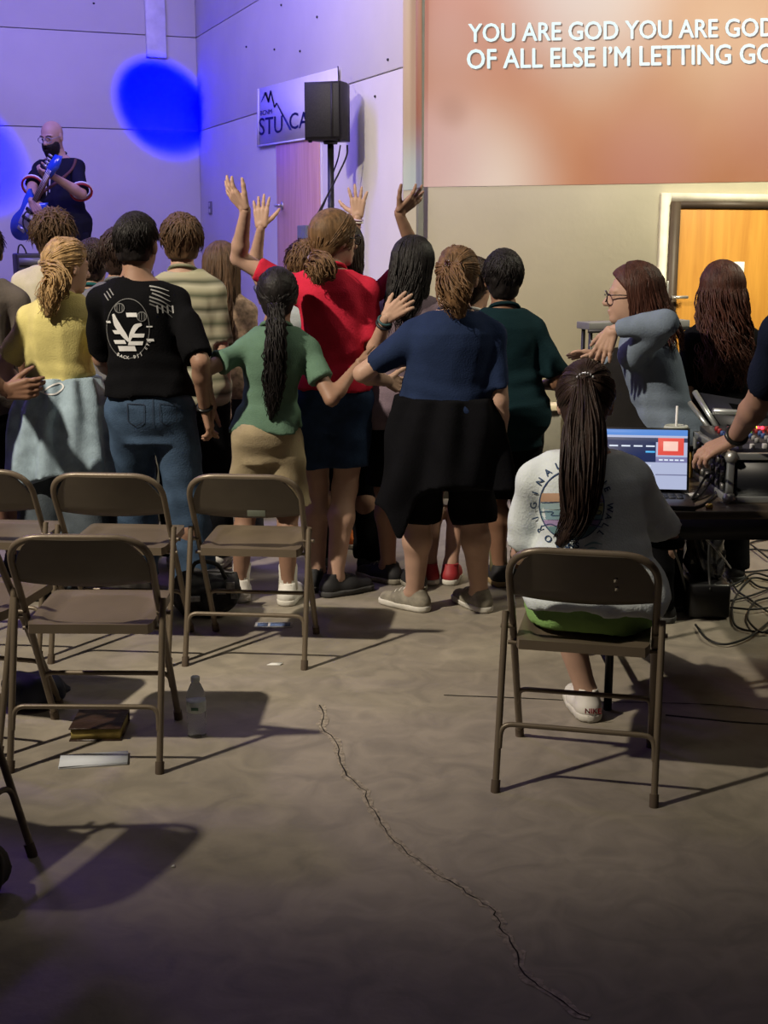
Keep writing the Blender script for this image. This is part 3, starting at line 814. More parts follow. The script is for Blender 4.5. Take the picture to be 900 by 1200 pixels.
def body_mesh(fig, skip_hands=False, voxel=0.0135):
    ar = fig.arm_r(); k = fig.k * (0.35 + 0.65 * fig.w)
    def f(Q):
        d, t = fig.torso(Q, -0.012)
        d = np.maximum(d, t - 1.1)
        d = np.maximum(d, -0.24 - t)
        d = smin(d, fig.shoulders(Q, -0.01), 0.03)
        d = smin(d, seg(Q, fig.nb - fig.z * 0.02, fig.hc - fig.HA[:, 1] * 0.03 - fig.HA[:, 2] * 0.06, 0.056, 0.05), 0.03)
        for sd in 'LR':
            a = seg(Q, fig.S[sd], fig.E[sd], ar[0], ar[1])
            fm = fig.E[sd] * 0.72 + fig.Wr[sd] * 0.28
            a = smin(a, seg(Q, fig.E[sd], fm, ar[1] * 0.96, ar[1] * 1.04), 0.012)
            a = smin(a, seg(Q, fm, fig.Wr[sd], ar[1] * 1.02, ar[3]), 0.015)
            d = smin(d, a, 0.018)
            l = seg(Q, fig.hip[sd], fig.K[sd], 0.086 * k, 0.056 * k)
            kn, an = fig.K[sd], fig.A[sd]
            cm = kn * 0.68 + an * 0.32 - fig.f * 0.028
            l = smin(l, seg(Q, kn, cm, 0.054 * k, 0.057 * k), 0.03)
            l = smin(l, seg(Q, cm, an - fig.f * 0.005, 0.056 * k, 0.036 * (0.4 + 0.6 * k)), 0.03)
            l = smin(l, seg(Q, an, an + fig.toe[sd] * 0.05 - fig.z * 0.035, 0.036, 0.032), 0.02)
            d = smin(d, l, 0.025)
        return d
    pts = [fig.nb, fig.pel] + [getattr(fig, n)[sd] for n in ('S', 'E', 'Wr', 'hip', 'K', 'A') for sd in 'LR']
    lo, hi = box_of(pts, 0.2); hi[2] = max(p[2] for p in pts) + 0.12; lo[2] = fig.z0 + 0.02
    parts = [mesh_sdf(f, lo, hi, voxel), head_sdf(fig)]
    for sd in 'LR':
        h = fig.hand[sd]; d = h.get('d'); n = h.get('n')
        if d is None: d = fig.Wr[sd] - fig.E[sd]
        if n is None: n = fig.r * (1 if sd == 'L' else -1) + fig.f * 0.1
        parts.append(hand_mesh(fig.Wr[sd], fig.Wr[sd] - fig.E[sd], d, n, sd, h.get('curl', 0.4), h.get('spread', 0.0), (0.5 + 0.5 * fig.k) * h.get('size', 1.0) * 0.93, h.get('thumb', 0.6), curls=h.get('curls')))
    return join(parts)

def shirt_mesh(fig, hem=-0.02, sleeve=0.62, off=0.012, loose=0.012, fold=0.009, seed=1, neck=1.045, voxel=0.011, fr=26, long=0.0, collar=0.0, hem_tilt=0.0):
    ar = fig.arm_r()
    zh = fig.tz(hem)
    def f(Q):
        d, t = fig.torso(Q, off, ao=([-0.3, 0.1, 0.35, 0.62, 0.9], [loose * 1.2, loose * 1.3, loose, 0.010, 0.0]))
        d = smin(d, fig.shoulders(Q, off * 0.7), 0.035)
        d = np.maximum(d, (t - neck) * 0.4)
        d = np.maximum(d, zh + hem_tilt * ((Q - fig.pel) @ fig.r) - Q[:, 2])
        if collar:
            d = np.minimum(d, np.maximum(np.abs(seg(Q, fig.nb - fig.z * 0.05, fig.nb + fig.z * 0.10 + fig.f * 0.012, 0.066, 0.062)) - 0.007, np.abs(Q[:, 2] - fig.nb[2] - 0.025) - collar))
        for sd in 'LR':
            S, E, Wp = fig.S[sd], fig.E[sd], fig.Wr[sd]
            if long:
                e2 = E + (Wp - E) * long; dr = nrm(Wp - E)
                a = seg(Q, S, E, ar[0] + off + 0.016, ar[1] + off + 0.016)
                a = smin(a, np.maximum(seg(Q, E, e2, ar[1] + off + 0.016, ar[3] + off + 0.012), (Q - e2) @ dr), 0.02)
            else:
                e2 = S + (E - S) * sleeve; dr = nrm(E - S)
                a = np.maximum(seg(Q, S - dr * 0.005, e2 + dr * 0.02, ar[0] + off * 0.8, ar[1] + off + 0.013), (Q - e2) @ dr)
            d = smin(d, a, 0.028)
        if fold:
            d = d + folds(Q, fold, fr, seed) * np.clip(1.25 - t * 0.6, 0.45, 1.3) 
            d = d + 0.0035 * np.sin(Q[:, 2] * 85 + 2.5 * np.sin((Q @ fig.r) * 9 + seed)) * np.clip(0.7 - np.abs(t - 0.28) * 2.2, 0, 1)
        return d
    pts = [fig.nb + fig.z * 0.06, fig.pel, fig.S['L'], fig.S['R']]
    for sd in 'LR':
        pts.append(fig.S[sd] + (fig.E[sd] - fig.S[sd]) * (sleeve if not long else 1))
        if long: pts.append(fig.E[sd] + (fig.Wr[sd] - fig.E[sd]) * long)
    lo, hi = box_of(pts, 0.13); lo[2] = min(zh - 0.03, lo[2] + 0.04) ; 
    lo[:2] = np.minimum(lo[:2], fig.pel[:2] - 0.30 * fig.w); hi[:2] = np.maximum(hi[:2], fig.pel[:2] + 0.30 * fig.w)
    return mesh_sdf(f, lo, hi, voxel)

def pants_mesh(fig, top=0.10, end=0.62, off=0.012, loose=0.012, fold=0.006, seed=3, voxel=0.0125, flare=0.012, zend=None):
    """end: 1 = ankle, about .45 = mid-thigh shorts (fraction of hip-to-ankle height)"""
    k = fig.k * (0.35 + 0.65 * fig.w)
    zt = fig.tz(top)
    ze = fig.hip['L'][2] + (fig.A['L'][2] - 0.03 - fig.hip['L'][2]) * end if zend is None else zend
    def f(Q):
        d, t = fig.torso(Q, off)
        d = np.maximum(d, -0.30 - t)
        for sd in 'LR':
            kn, an = fig.K[sd], fig.A[sd] - fig.z * 0.03
            fl = flare * np.clip((fig.hip[sd][2] - Q[:, 2]) / (fig.hip[sd][2] - ze + 1e-6), 0, 1)
            l = seg(Q, fig.hip[sd], kn, 0.092 * k + off, 0.066 * k + off)
            l = smin(l, seg(Q, kn, an, 0.066 * k + off + loose, 0.054 * k + off + loose), 0.03) - fl
            d = smin(d, l, 0.022)
        d = np.maximum(np.maximum(d, Q[:, 2] - zt), ze - Q[:, 2])
        d = d + folds(Q, fold, 30, seed)
        return d
    pts = [fig.pel, fig.hip['L'], fig.hip['R'], fig.K['L'], fig.K['R']] + ([fig.A['L'], fig.A['R']] if end > 0.6 else [])
    lo, hi = box_of(pts, 0.17 * max(1, fig.w)); hi[2] = zt + 0.03; lo[2] = ze - 0.03
    return mesh_sdf(f, lo, hi, voxel)

def tied_mesh(fig, z_top, z_bot, off=0.035, flare=0.05, seed=5, nf=9, amp=0.012, point=None, voxel=0.010, slant=0.0):
    "garment knotted round the waist and hanging behind"
    zt, zb = fig.tz(z_top), fig.tz(z_bot)
    rs = np.random.default_rng(seed); ph = rs.uniform(0, 6, 3)
    def f(Q):
        d, t = fig.torso(Q, off)
        d2, _ = fig.torso(Q * np.float32((1, 1, 0)) + np.float32((0, 0, 1)) * np.maximum(Q[:, 2:3], fig.tz(0.02)), off)
        u = np.clip((zt - Q[:, 2]) / (zt - zb), 0, 1.2)
        R = Q - fig.pel; x, y = R @ fig.r, R @ fig.f
        th = np.arctan2(x, -y)
        d2 = d2 - flare * u + amp * np.sin(nf * th + ph[0] + 1.2 * np.sin(4 * u + ph[1])) * u + 0.5 * amp * np.sin(nf * 1.7 * th + ph[2] + 3 * u)
        zb2 = zb + 0.035 * np.sin(2.3 * th + ph[1]) + slant * x
        if point is not None: zb2 = zb2 - point[2] * np.exp(-((x - point[0]) / point[1]) ** 2)
        d2 = np.maximum(np.maximum(d2, zb2 - Q[:, 2]), Q[:, 2] - zt)
        d2 = np.maximum(d2, y - 0.03 - 0.10 * np.clip(1 - u * 3, 0, 1))
        return d2
    lo, hi = box_of([fig.pel], 0.36 * max(1, fig.w)); lo[2] = zb - 0.2; hi[2] = zt + 0.03
    return mesh_sdf(f, lo, hi, voxel)

# ------------------------------------------------------------------ hair
HR = np.array((0.083, 0.106, 0.100)); HC = np.array((0, -0.012, 0.028))
def H2W(fig, q): return fig.hc + (np.asarray(q, float) * fig.hs) @ fig.HA.T
def cap_mesh(fig, puff=0.0, nape=-0.085, front=0.012, slope=0.87, ridge=0.0012, tie=None, nr=84, voxel=0.007, back=0.0, tuft=0.0, seed=0):
    A, hc, hs = fig.HA.astype(np.float32), fig.hc.astype(np.float32), fig.hs
    rs = np.random.default_rng(seed)
    def f(Q):
        q = (Q - hc) @ A / hs
        d = ell(q, HC + np.array((0, -back * 0.5, 0)), HR + puff + np.array((0, back * 0.5, 0)))
        d = smin(d, ell(q, (0, -0.05 - back * 0.3, -0.045), (0.060 + puff * 0.6, 0.048 + puff * 0.6, 0.055)), 0.03)
        if tie is not None:
            v = q - np.float32(tie)
            ph = np.arctan2(v[:, 0], v[:, 2] + 0.001)
            d = d + ridge * np.sin(nr * ph + 2 * np.sin(3 * ph))
        else:
            ph = np.arctan2(q[:, 0], -(q[:, 1] + 0.03))
            d = d + ridge * np.sin(nr * ph + 3.0 * np.sin(q[:, 2] * 40 + 2 * ph)) 
            if tuft: d = d + tuft * np.sin(q[:, 0] * 75 + 2 * np.sin(q[:, 2] * 50)) * np.sin(q[:, 2] * 62 + q[:, 1] * 40 + seed)
        d = np.maximum(d, (q[:, 1] - slope * q[:, 2] - front) * 0.75)
        d = np.maximum(d, nape - q[:, 2])
        return d * hs
    return mesh_sdf(f, hc - 0.2 * hs, hc + 0.2 * hs, voxel)
def on_cap(dirv, puff):
    dirv = nrm(dirv); r = HR + puff
    return HC + dirv / math.sqrt(((dirv / r) ** 2).sum())
def slerp_path(fig, d0, d1, n, puff, lift=0.0):
    d0, d1 = nrm(d0), nrm(d1); out = []
    for t in np.linspace(0, 1, n):
        out.append(on_cap(d0 * (1 - t) + d1 * t, puff + lift * t * t))
    return np.array(out)
def lock(pts, r0, r1=0.0009, sides=4, seg_n=10, flat_=None):
    p = spline(pts, seg_n); t = np.linspace(0, 1, seg_n)
    r = r0 * np.minimum(1, 0.45 + 3 * t) * (1 - t ** 2.2) + r1
    return tube(p, r, sides)
def short_hair(fig, n=110, *a, **k):
    return short_hair_(fig, int(n * 2.3), *a, **k)
def short_hair_(fig, n=110, puff=0.004, length=1.0, messy=0.012, seed=1, nape=-0.085, crown=(0.1, -0.35, 1), r0=0.0065):
    rs = np.random.default_rng(seed); parts = [cap_mesh(fig, puff=puff, nape=nape, tuft=0.003, seed=seed)]
    for i in range(n):
        az = rs.uniform(0, 2 * math.pi)
        fwd = math.cos(az)
        low = -0.75 if fwd < -0.2 else (-0.25 if fwd < 0.45 else 0.55)
        d1 = np.array((math.sin(az), fwd, low + rs.uniform(0, 0.9)))
        d0 = np.array(crown) + rs.normal(size=3) * (0.35, 0.35, 0.1)
        pts = slerp_path(fig, d0, d1, 6, puff + 0.002, messy * rs.uniform(0.1, 1))
        pts[1:] += rs.normal(size=(5, 3)) * messy * 0.22
        parts.append(lock(np.array([H2W(fig, p) for p in pts]), 0.5 * r0 * rs.uniform(0.7, 1.3), seg_n=6))
    return join(parts)
def long_hair(fig, length=0.35, n=120, puff=0.008, wave=0.008, wn=2.0, spread=1.0, seed=1, front=0.012, back=0.055, frizz=0.0, r0=0.0085, sides_forward=False, bias=0.0, drift=(0, 0)):
    rs = np.random.default_rng(seed); parts = [cap_mesh(fig, puff=puff, nape=-0.11, front=front, seed=seed)]
    def core(Q):
        q = Q - H2W(fig, (0, -0.05, -0.02)); z = -q[:, 2]
        x, y = q @ fig.r - drift[0] * z, q @ fig.f - drift[1] * z
        t = np.clip(z / length, 0, 1)
        a = 0.074 * (1 + 0.15 * t) * spread; b = 0.042 * (1 - 0.35 * t)
        d = (np.sqrt((x / a) ** 2 + ((y + back * t) / b) ** 2) - 1) * b
        return np.maximum(np.maximum(d, z - length * 0.93 + 0.02 * np.sin(x * 120)), -z - 0.03) + 0.003 * np.sin(x * 260 + 3 * np.sin(z * 9))
    c0 = H2W(fig, (0, -0.05, -0.02)); 
    parts.append(mesh_sdf(core, c0 + np.array((-0.25, -0.25, -length - 0.05)), c0 + np.array((0.25, 0.25, 0.06)), 0.009))
    r0 *= 0.5
    for i in range(int(n * 2.0)):
        az = rs.uniform(-1.9, 1.9) + bias
        dn = np.array((math.sin(az), -math.cos(az), -0.05))
        d0 = np.array((0.15 * math.sin(az) + rs.normal() * 0.05, 0.35 - 0.6 * rs.random(), 1.0))
        sp = slerp_path(fig, d0, dn, 5, puff + 0.003)
        pts = [H2W(fig, p) for p in sp]
        s0 = pts[-1]; L = length * rs.uniform(0.72, 1.08); nn = 7
        ph = rs.uniform(0, 6.28); am = wave * rs.uniform(0.5, 1.4)
        xo = np.dot(s0 - c0, fig.r)
        for j in range(1, nn + 1):
            t = j / nn
            p = s0 + np.array((0, 0, -L * t + (s0[2] - c0[2]) * -t * 0.6))
            p = p - fig.r * xo * (1 - spread * 0.9) * t + fig.r * drift[0] * L * t
            p = p - fig.f * (back * t * (0.6 + 0.5 * math.cos(az))) + fig.f * drift[1] * L * t
            p = p + fig.r * am * math.sin(wn * 6.28 * t + ph) * t ** 0.5 + fig.f * am * math.cos(wn * 6.28 * t + ph) * 0.7
            p = p + rs.normal(size=3) * frizz * t
            pts.append(p)
        parts.append(lock(np.array(pts), r0 * rs.uniform(0.6, 1.25), seg_n=13 if wave < 0.015 else 20))
    return join(parts)
def tail_hair(fig, tie, guide, n=70, width=(0.018, 0.04, 0.03, 0.006), wave=0.006, wn=2.0, seed=1, puff=0.003, scalp=70, frizz=0.004, r0=0.0065, front=0.012, nape=-0.075):
    """hair gathered to a tie point (head space); guide: world points the tail follows"""
    rs = np.random.default_rng(seed); tie = np.asarray(tie, float)
    parts = [cap_mesh(fig, puff=puff, tie=tie, nape=nape, front=front, seed=seed)]
    td = nrm(tie - HC); r0 *= 0.52
    for i in range(int(scalp * 2.4)):
        az = rs.uniform(0, 2 * math.pi); fwd = math.cos(az)
        low = -0.62 if fwd < -0.2 else (-0.15 if fwd < 0.5 else 0.60)
        d0 = np.array((math.sin(az), fwd, low + rs.uniform(0, 0.5)))
        sp = slerp_path(fig, d0, td, 7, puff + 0.0025)
        sp[-1] = tie + rs.normal(size=3) * 0.006
        parts.append(lock(np.array([H2W(fig, p) for p in sp]), r0 * 0.8 * rs.uniform(0.6, 1.2), r1=0.0015, seg_n=7))
    g = spline([H2W(fig, tie)] + [np.asarray(p, float) for p in guide], 24)
    T = np.gradient(g, axis=0); T /= np.linalg.norm(T, axis=1)[:, None]
    X = np.cross(T, fig.f); X /= np.linalg.norm(X, axis=1)[:, None] + 1e-9; Yv = np.cross(T, X)
    wv = np.interp(np.linspace(0, 1, 24), np.linspace(0, 1, len(width)), width)
    parts.append(tube(g, wv * 0.72, 10))
    for i in range(int(n * 2.2)):
        a = rs.uniform(0, 6.28); rr = math.sqrt(rs.random()); ph = rs.uniform(0, 6.28); am = wave * rs.uniform(0.4, 1.5)
        end = rs.integers(17, 24); pts = []
        for j in range(0, end + 1, 2):
            t = j / 23; jj = min(j, 23)
            p = g[jj] + X[jj] * (math.cos(a) * rr * wv[jj] + am * math.sin(wn * 6.28 * t + ph)) + Yv[jj] * (math.sin(a) * rr * wv[jj] * 0.75 + am * math.cos(wn * 6.28 * t + ph))
            p = p + rs.normal(size=3) * frizz * t
            pts.append(p)
        parts.append(lock(np.array(pts), r0 * rs.uniform(0.6, 1.2), seg_n=16))
    return join(parts)

def glasses(fig, parent, m):
    parts = []
    for sg in (-1, 1):
        ring = [H2W(fig, (sg * 0.032 + 0.026 * math.cos(a), 0.108 - 0.008 * abs(math.cos(a)), 0.0 + 0.021 * math.sin(a))) for a in np.linspace(0, 6.283, 18, endpoint=False)]
        parts.append(tube(ring, 0.0028, 6, closed=True))
        parts.append(tube([H2W(fig, (sg * 0.058, 0.100, 0.006)), H2W(fig, (sg * 0.078, 0.05, 0.008)), H2W(fig, (sg * 0.080, -0.01, 0.006)), H2W(fig, (sg * 0.078, -0.025, -0.012))], 0.0025, 6))
    parts.append(tube([H2W(fig, (-0.007, 0.108, 0.004)), H2W(fig, (0, 0.111, 0.007)), H2W(fig, (0.007, 0.108, 0.004))], 0.0025, 6))
    return obj('glasses', join(parts), m, parent)
def band(fig, sd, parent, m, name='bracelet', frac=0.93, r=0.031, th=0.006, tone=None):
    E, Wp = fig.E[sd], fig.Wr[sd]; c = E + (Wp - E) * frac; d = nrm(Wp - E)
    u = nrm(np.cross(d, (0.3, 0.2, 1))); v = np.cross(d, u)
    ring = [c + r * (u * math.cos(a) + v * math.sin(a)) for a in np.linspace(0, 6.283, 20, endpoint=False)]
    return obj(name, tube(ring, th, 6, closed=True), m, parent)

def bvh_of(o):
    me = o.data; return BVHTree.FromPolygons([v.co[:] for v in me.vertices], [tuple(p.vertices) for p in me.polygons])
def decal(shirt, VF, pix, m, name, off=0.004, world=None):
    """print on cloth: flat outline points (pixel space of the garment's rear) dropped along the sight onto the cloth surface"""
    if not hasattr(decal, 'cache'): decal.cache = {}
    b = decal.cache.get(shirt.name)
    if b is None: b = decal.cache[shirt.name] = bvh_of(shirt)
    V, F = VF; out = []; c = Vector((0, 0, CAM_H)); ok = []
    for x, y in np.asarray(V)[:, :2]:
        u, v = pix(x, y); d = Vector(ray(u, v)).normalized()
        h = b.ray_cast(c, d)
        if h[0] is None: out.append((0, 0, 0)); ok.append(False)
        else: out.append(tuple(h[0] - d * off)); ok.append(True)
    F = [f for f in F if all(ok[i] for i in f)]
    if not F: return None
    return obj(name, (np.array(out), F), m, shirt, smooth=False)
def arc_ribbon(cx, cy, rx, ry, a0, a1, w, n=40):
    V, F = [], []
    for i, a in enumerate(np.linspace(a0, a1, n)):
        for q in (-w / 2, w / 2): V.append((cx + (rx + q) * math.cos(a), cy + (ry + q) * math.sin(a)))
    for i in range(n - 1): F.append((2 * i, 2 * i + 1, 2 * i + 3, 2 * i + 2))
    return np.array(V), F
def grid_poly(x0, x1, y0, y1, nx=4, ny=2, sk=0.0):
    V = [(x0 + (x1 - x0) * i / nx + sk * j / ny, y0 + (y1 - y0) * j / ny) for j in range(ny + 1) for i in range(nx + 1)]
    F = [(j * (nx + 1) + i, j * (nx + 1) + i + 1, (j + 1) * (nx + 1) + i + 1, (j + 1) * (nx + 1) + i) for j in range(ny) for i in range(nx)]
    return np.array(V), F
def stroke(pts, w, n=14):
    p = spline([(x, y, 0) for x, y in pts], n)[:, :2]; T = np.gradient(p, axis=0); N = np.stack([-T[:, 1], T[:, 0]], 1); N /= np.linalg.norm(N, axis=1)[:, None] + 1e-9
    w = np.interp(np.linspace(0, 1, n), np.linspace(0, 1, len(w)), w) if not np.isscalar(w) else np.full(n, w)
    V = np.empty((2 * n, 2)); V[0::2] = p + N * w[:, None] / 2; V[1::2] = p - N * w[:, None] / 2
    return V, [(2 * i, 2 * i + 1, 2 * i + 3, 2 * i + 2) for i in range(n - 1)]

SK_LIGHT = skinmat('skin_light', (0.43, 0.27, 0.20)); SK_MED = skinmat('skin_medium', (0.35, 0.205, 0.145)); SK_TAN = skinmat('skin_tan', (0.27, 0.155, 0.105)); SK_DARK = skinmat('skin_brown', (0.20, 0.105, 0.065))
SOLE_W = mat('sole_white', (0.55, 0.53, 0.48), rough=0.7); SOLE_D = mat('sole_dark', (0.05, 0.05, 0.05), rough=0.8)
PEOPLE = []
def person(label, fig, skin, hair=None, hairm=None, shirt=None, shirtm=None, pants=None, pantsm=None, shoem=None, solem=None, shirt_name='shirt', pants_name='trousers', socks=None):
    b = tag(obj('person', body_mesh(fig), skin), label, 'person', 'people at the gathering')
    if shirtm is not None: b['_'] = 0; del b['_']
    out = dict(body=b, fig=fig)
    if hair is not None: out['hair'] = obj('hair', hair, hairm, b)
    if shirtm is not None: out['shirt'] = obj(shirt_name, shirt_mesh(fig, **(shirt or {})), shirtm, b)
    if shirtm is not None and not (shirt or {}).get('collar') and not (shirt or {}).get('long'):
        c = fig.nb + fig.z * (0.262 * 0 + (fig.nb[2] - fig.pel[2]) * 0.045) - fig.f * 0.004
        obj('neckband', tube([c + 0.066 * (fig.r * math.cos(a) + fig.f * math.sin(a)) - fig.z * 0.028 * (math.sin(a) + 0.15) for a in np.linspace(0, 6.283, 24, endpoint=False)], 0.0085, 6, closed=True), shirtm, out['shirt'])
    if pantsm is not None: out['pants'] = obj(pants_name, pants_mesh(fig, **(pants or {})), pantsm, b)
    if shoem is not None:
        for sd in 'LR': shoe(fig, sd, b, shoem, solem or SOLE_W)
    if socks is not None:
        for sd in 'LR':
            A, K = fig.A[sd], fig.K[sd]; d = nrm(K - A)
            obj('sock', tube([A - d * 0.02, A + d * 0.03, A + d * 0.085, A + d * 0.095], [0.045, 0.041, 0.043, 0.040], 12), socks, b)
    PEOPLE.append(out)
    return out
def top_h(u, v, Y): return P(u, v, Y)

# ================================================================== furniture and gear
M_CHAIR = mat('beige_enamel', (0.160, 0.126, 0.088), rough=0.38, metal=0.25, noise=0.10, nscale=6, bump=0.03, bscale=80, spec=0.5)
M_CHAIRB = mat('beige_enamel_panel', (0.110, 0.092, 0.068), rough=0.42, metal=0.2, noise=0.12, nscale=7, bump=0.03, bscale=80, spec=0.5)
M_CAP = mat('rubber_cap', (0.09, 0.065, 0.045), rough=0.8)
# chair frame: origin between the rear feet on the floor, +y to the front
TOPZ, TOPY, FRY = 0.735, 0.045, 0.455
def fr_y(z): return FRY + (TOPY - FRY) * z / TOPZ
def chair_meshes():
    D = {}
    hw = 0.212
    path = fillet([(-hw, FRY, 0.012), (-hw, fr_y(0.5), 0.5), (-hw - 0.004, TOPY, TOPZ), (hw + 0.004, TOPY, TOPZ), (hw, fr_y(0.5), 0.5), (hw, FRY, 0.012)], 0.115, 9)
    D['front_frame'] = tube(path, 0.0115, 10)
    for sg, nm in ((-1, 'L'), (1, 'R')):
        D['rear_leg' + nm] = tube([(sg * 0.231, 0.006, 0.012), (sg * 0.231, fr_y(0.5) - 0.012, 0.515)], 0.0105, 10)
        D['rivet' + nm] = tube([(sg * 0.205, fr_y(0.47) - 0.002, 0.46), (sg * 0.248, fr_y(0.47) - 0.002, 0.46)], 0.008, 8)
    D['footF'] = tube([(0, 0, 0.0), (0, 0, 0.006), (0, -0.012, 0.034)], 0.0145, 10); D['footR'] = tube([(0, 0, 0.0), (0, 0, 0.006), (0, 0.010, 0.034)], 0.0140, 10)
    # backrest: curved pressed sheet
    V, F = [], []; nx, nz = 20, 8
    for side in (0, 1):
        for j in range(nz + 1):
            t = j / nz
            for i in range(nx + 1):
                s = 2 * i / nx - 1
                zb = 0.560 + 0.012 * s * s; zt = TOPZ - 0.004 - 0.105 * max(0, (abs(s) - 0.52) / 0.48) ** 2.6
                z = zb + (zt - zb) * t; x = s * 0.208
                y = fr_y(z) - 0.002 - 0.020 * (1 - s * s) + (0.0 if side == 0 else 0.012) + (0.008 * (1 - min(1, t * 8)) if side == 0 else 0)
                V.append((x, y, z))
    n1 = (nx + 1) * (nz + 1); idx = lambda s, j, i: s * n1 + j * (nx + 1) + i
    for j in range(nz):
        for i in range(nx):
            F.append((idx(0, j, i), idx(0, j, i + 1), idx(0, j + 1, i + 1), idx(0, j + 1, i)))
            F.append((idx(1, j, i), idx(1, j + 1, i), idx(1, j + 1, i + 1), idx(1, j, i + 1)))
    for i in range(nx):
        F.append((idx(0, 0, i), idx(1, 0, i), idx(1, 0, i + 1), idx(0, 0, i + 1))); F.append((idx(0, nz, i), idx(0, nz, i + 1), idx(1, nz, i + 1), idx(1, nz, i)))
    for j in range(nz):
        F.append((idx(0, j, 0), idx(0, j + 1, 0), idx(1, j + 1, 0), idx(1, j, 0))); F.append((idx(0, j, nx), idx(1, j, nx), idx(1, j + 1, nx), idx(0, j + 1, nx)))
    D['backrest'] = (np.array(V), F)
    # seat pan: dished top, folded skirt
    V, F = [], []; nx, ny = 22, 20
    def sx(t):  # half width along depth, rounded corners at the front
        return 0.197 - 0.03 * max(0, (t - 0.8) / 0.2) ** 2.2 - 0.012 * max(0, (0.12 - t) / 0.12) ** 2
    y0, y1 = 0.135, 0.525
    for j in range(ny + 1):
        t = j / ny; y = y0 + (y1 - y0) * t
        for i in range(nx + 1):
            s = 2 * i / nx - 1; x = s * sx(t)
            r = max(abs(s), abs(2 * t - 1)); e = max(0.0, 1 - (((abs(s) / 0.86) ** 4 + (abs(2 * t - 1) / 0.88) ** 4)))
            z = 0.436 - 0.014 * min(1, e * 3.0) - 0.012 * max(0, (t - 0.85) / 0.15) ** 2 + 0.014 * t
            V.append((x, y, z))
    top = lambda j, i: j * (nx + 1) + i
    for j in range(ny):
        for i in range(nx): F.append((top(j, i), top(j, i + 1), top(j + 1, i + 1), top(j + 1, i)))
    rim = [top(0, i) for i in range(nx + 1)] + [top(j, nx) for j in range(1, ny + 1)] + [top(ny, i) for i in range(nx - 1, -1, -1)] + [top(j, 0) for j in range(ny - 1, 0, -1)]
    b0 = len(V)
    for k in rim: V.append((V[k][0] * 1.006, V[k][1], V[k][2] - 0.030))
    n = len(rim)
    for k in range(n): F.append((rim[(k + 1) % n], rim[k], b0 + k, b0 + (k + 1) % n))
    b1 = len(V); V.append((0, 0.33, 0.402))
    for k in range(n): F.append((b0 + (k + 1) % n, b0 + k, b1))
    D['seat'] = (np.array(V), F)
    def bar(y, z, w, drop, dy):
        return tube(fillet([(-w, y + dy, z - drop), (-w + 0.002, y + dy * 0.1, z), (w - 0.002, y + dy * 0.1, z), (w, y + dy, z - drop)], 0.05, 6), 0.0080, 8)
    D['rear_crossbar'] = bar(0.062, 0.195, 0.226, 0.07, -0.022)
    D['front_crossbar'] = bar(fr_y(0.205), 0.205, 0.208, 0.055, 0.03)
    D['seat_link'] = tube([(-0.228, fr_y(0.43), 0.40), (0.228, fr_y(0.43), 0.40)], 0.007, 8)
    out = {}
    for k_, vf in D.items():
        me = mk_mesh('chair_' + k_, vf[0], vf[1]); me.polygons.foreach_set('use_smooth', np.ones(len(me.polygons), bool)); me.set_sharp_from_angle(angle=math.radians(50))
        me.materials.append(M_CAP if k_.startswith('foot') else (M_CHAIRB if k_ == 'backrest' else M_CHAIR)); out[k_] = me
    return out
CM = chair_meshes()
def link(name, me, parent, loc=(0, 0, 0)):
    o = bpy.data.objects.new(name, me); COL.objects.link(o); o.parent = parent; o.location = loc; return o
def chair(pl, pr, label, yaw=None, origin=None):
    if origin is None:
        a, b = G(*pl), G(*pr); c = (a + b) / 2; d = b - a; yaw = math.atan2(d[1], d[0])
    else: c = origin
    t = tag(empty('folding_chair', (c[0], c[1], 0), yaw), label, 'chair', 'beige metal folding chairs')
    link('front_frame', CM['front_frame'], t); link('backrest', CM['backrest'], t); link('seat', CM['seat'], t)
    for s in 'LR': link('rear_leg', CM['rear_leg' + s], t); link('rivet', CM['rivet' + s], t)
    link('rear_crossbar', CM['rear_crossbar'], t); link('front_crossbar', CM['front_crossbar'], t); link('seat_link', CM['seat_link'], t)
    for sg in (-1, 1):
        link('foot_cap', CM['footF'], t, (sg * 0.212, FRY, 0.0)); link('foot_cap', CM['footR'], t, (sg * 0.231, 0.006, 0))
    return t
cA = chair((14, 906), (184, 907), 'empty folding chair standing over the brown book and white pad')
cB = chair((-88, 770), (44, 774), 'empty folding chair cut by the left edge, in front of the yellow tee')
cC = chair((60, 778), (196, 782), 'empty folding chair behind the chair with the book under it')
cD = chair((222, 781), (351, 785), 'empty folding chair in front of the green tee, papers beneath its seat')
cE = chair((583, 929), (763, 946), 'folding chair that the girl in the white tee sits on')
cG = chair((-160, 872), (5, 889), 'folding chair at the left edge beside the chair with the book')
pF = G(38, 1003); yF = 1.2
cF = chair(None, None, 'nearest folding chair at the lower left edge, only a leg in frame', yaw=yF, origin=pF - np.array((0.231 * math.cos(yF) - 0.006 * math.sin(yF), 0.231 * math.sin(yF) + 0.006 * math.cos(yF), 0)))
# small maker plate on one backrest, scratches on another
pl_ = obj('maker_plate', box(0.005, 0.075, fr_y(0.585) - 0.0285, fr_y(0.585) - 0.0245, 0.572, 0.596, 0.001), mat('faded_plate', (0.10, 0.11, 0.085), rough=0.4), cD, smooth=False)
for k_, (x, z) in enumerate([(0.095, 0.655), (0.098, 0.625)]):
    obj('paint_scratch', xf(box(-0.005, 0.005, -0.001, 0.001, -0.008, 0.008), loc=(x, fr_y(z) - 0.0205, z)), mat('bare_scratch', (0.42, 0.38, 0.3), rough=0.7), cE, smooth=False)

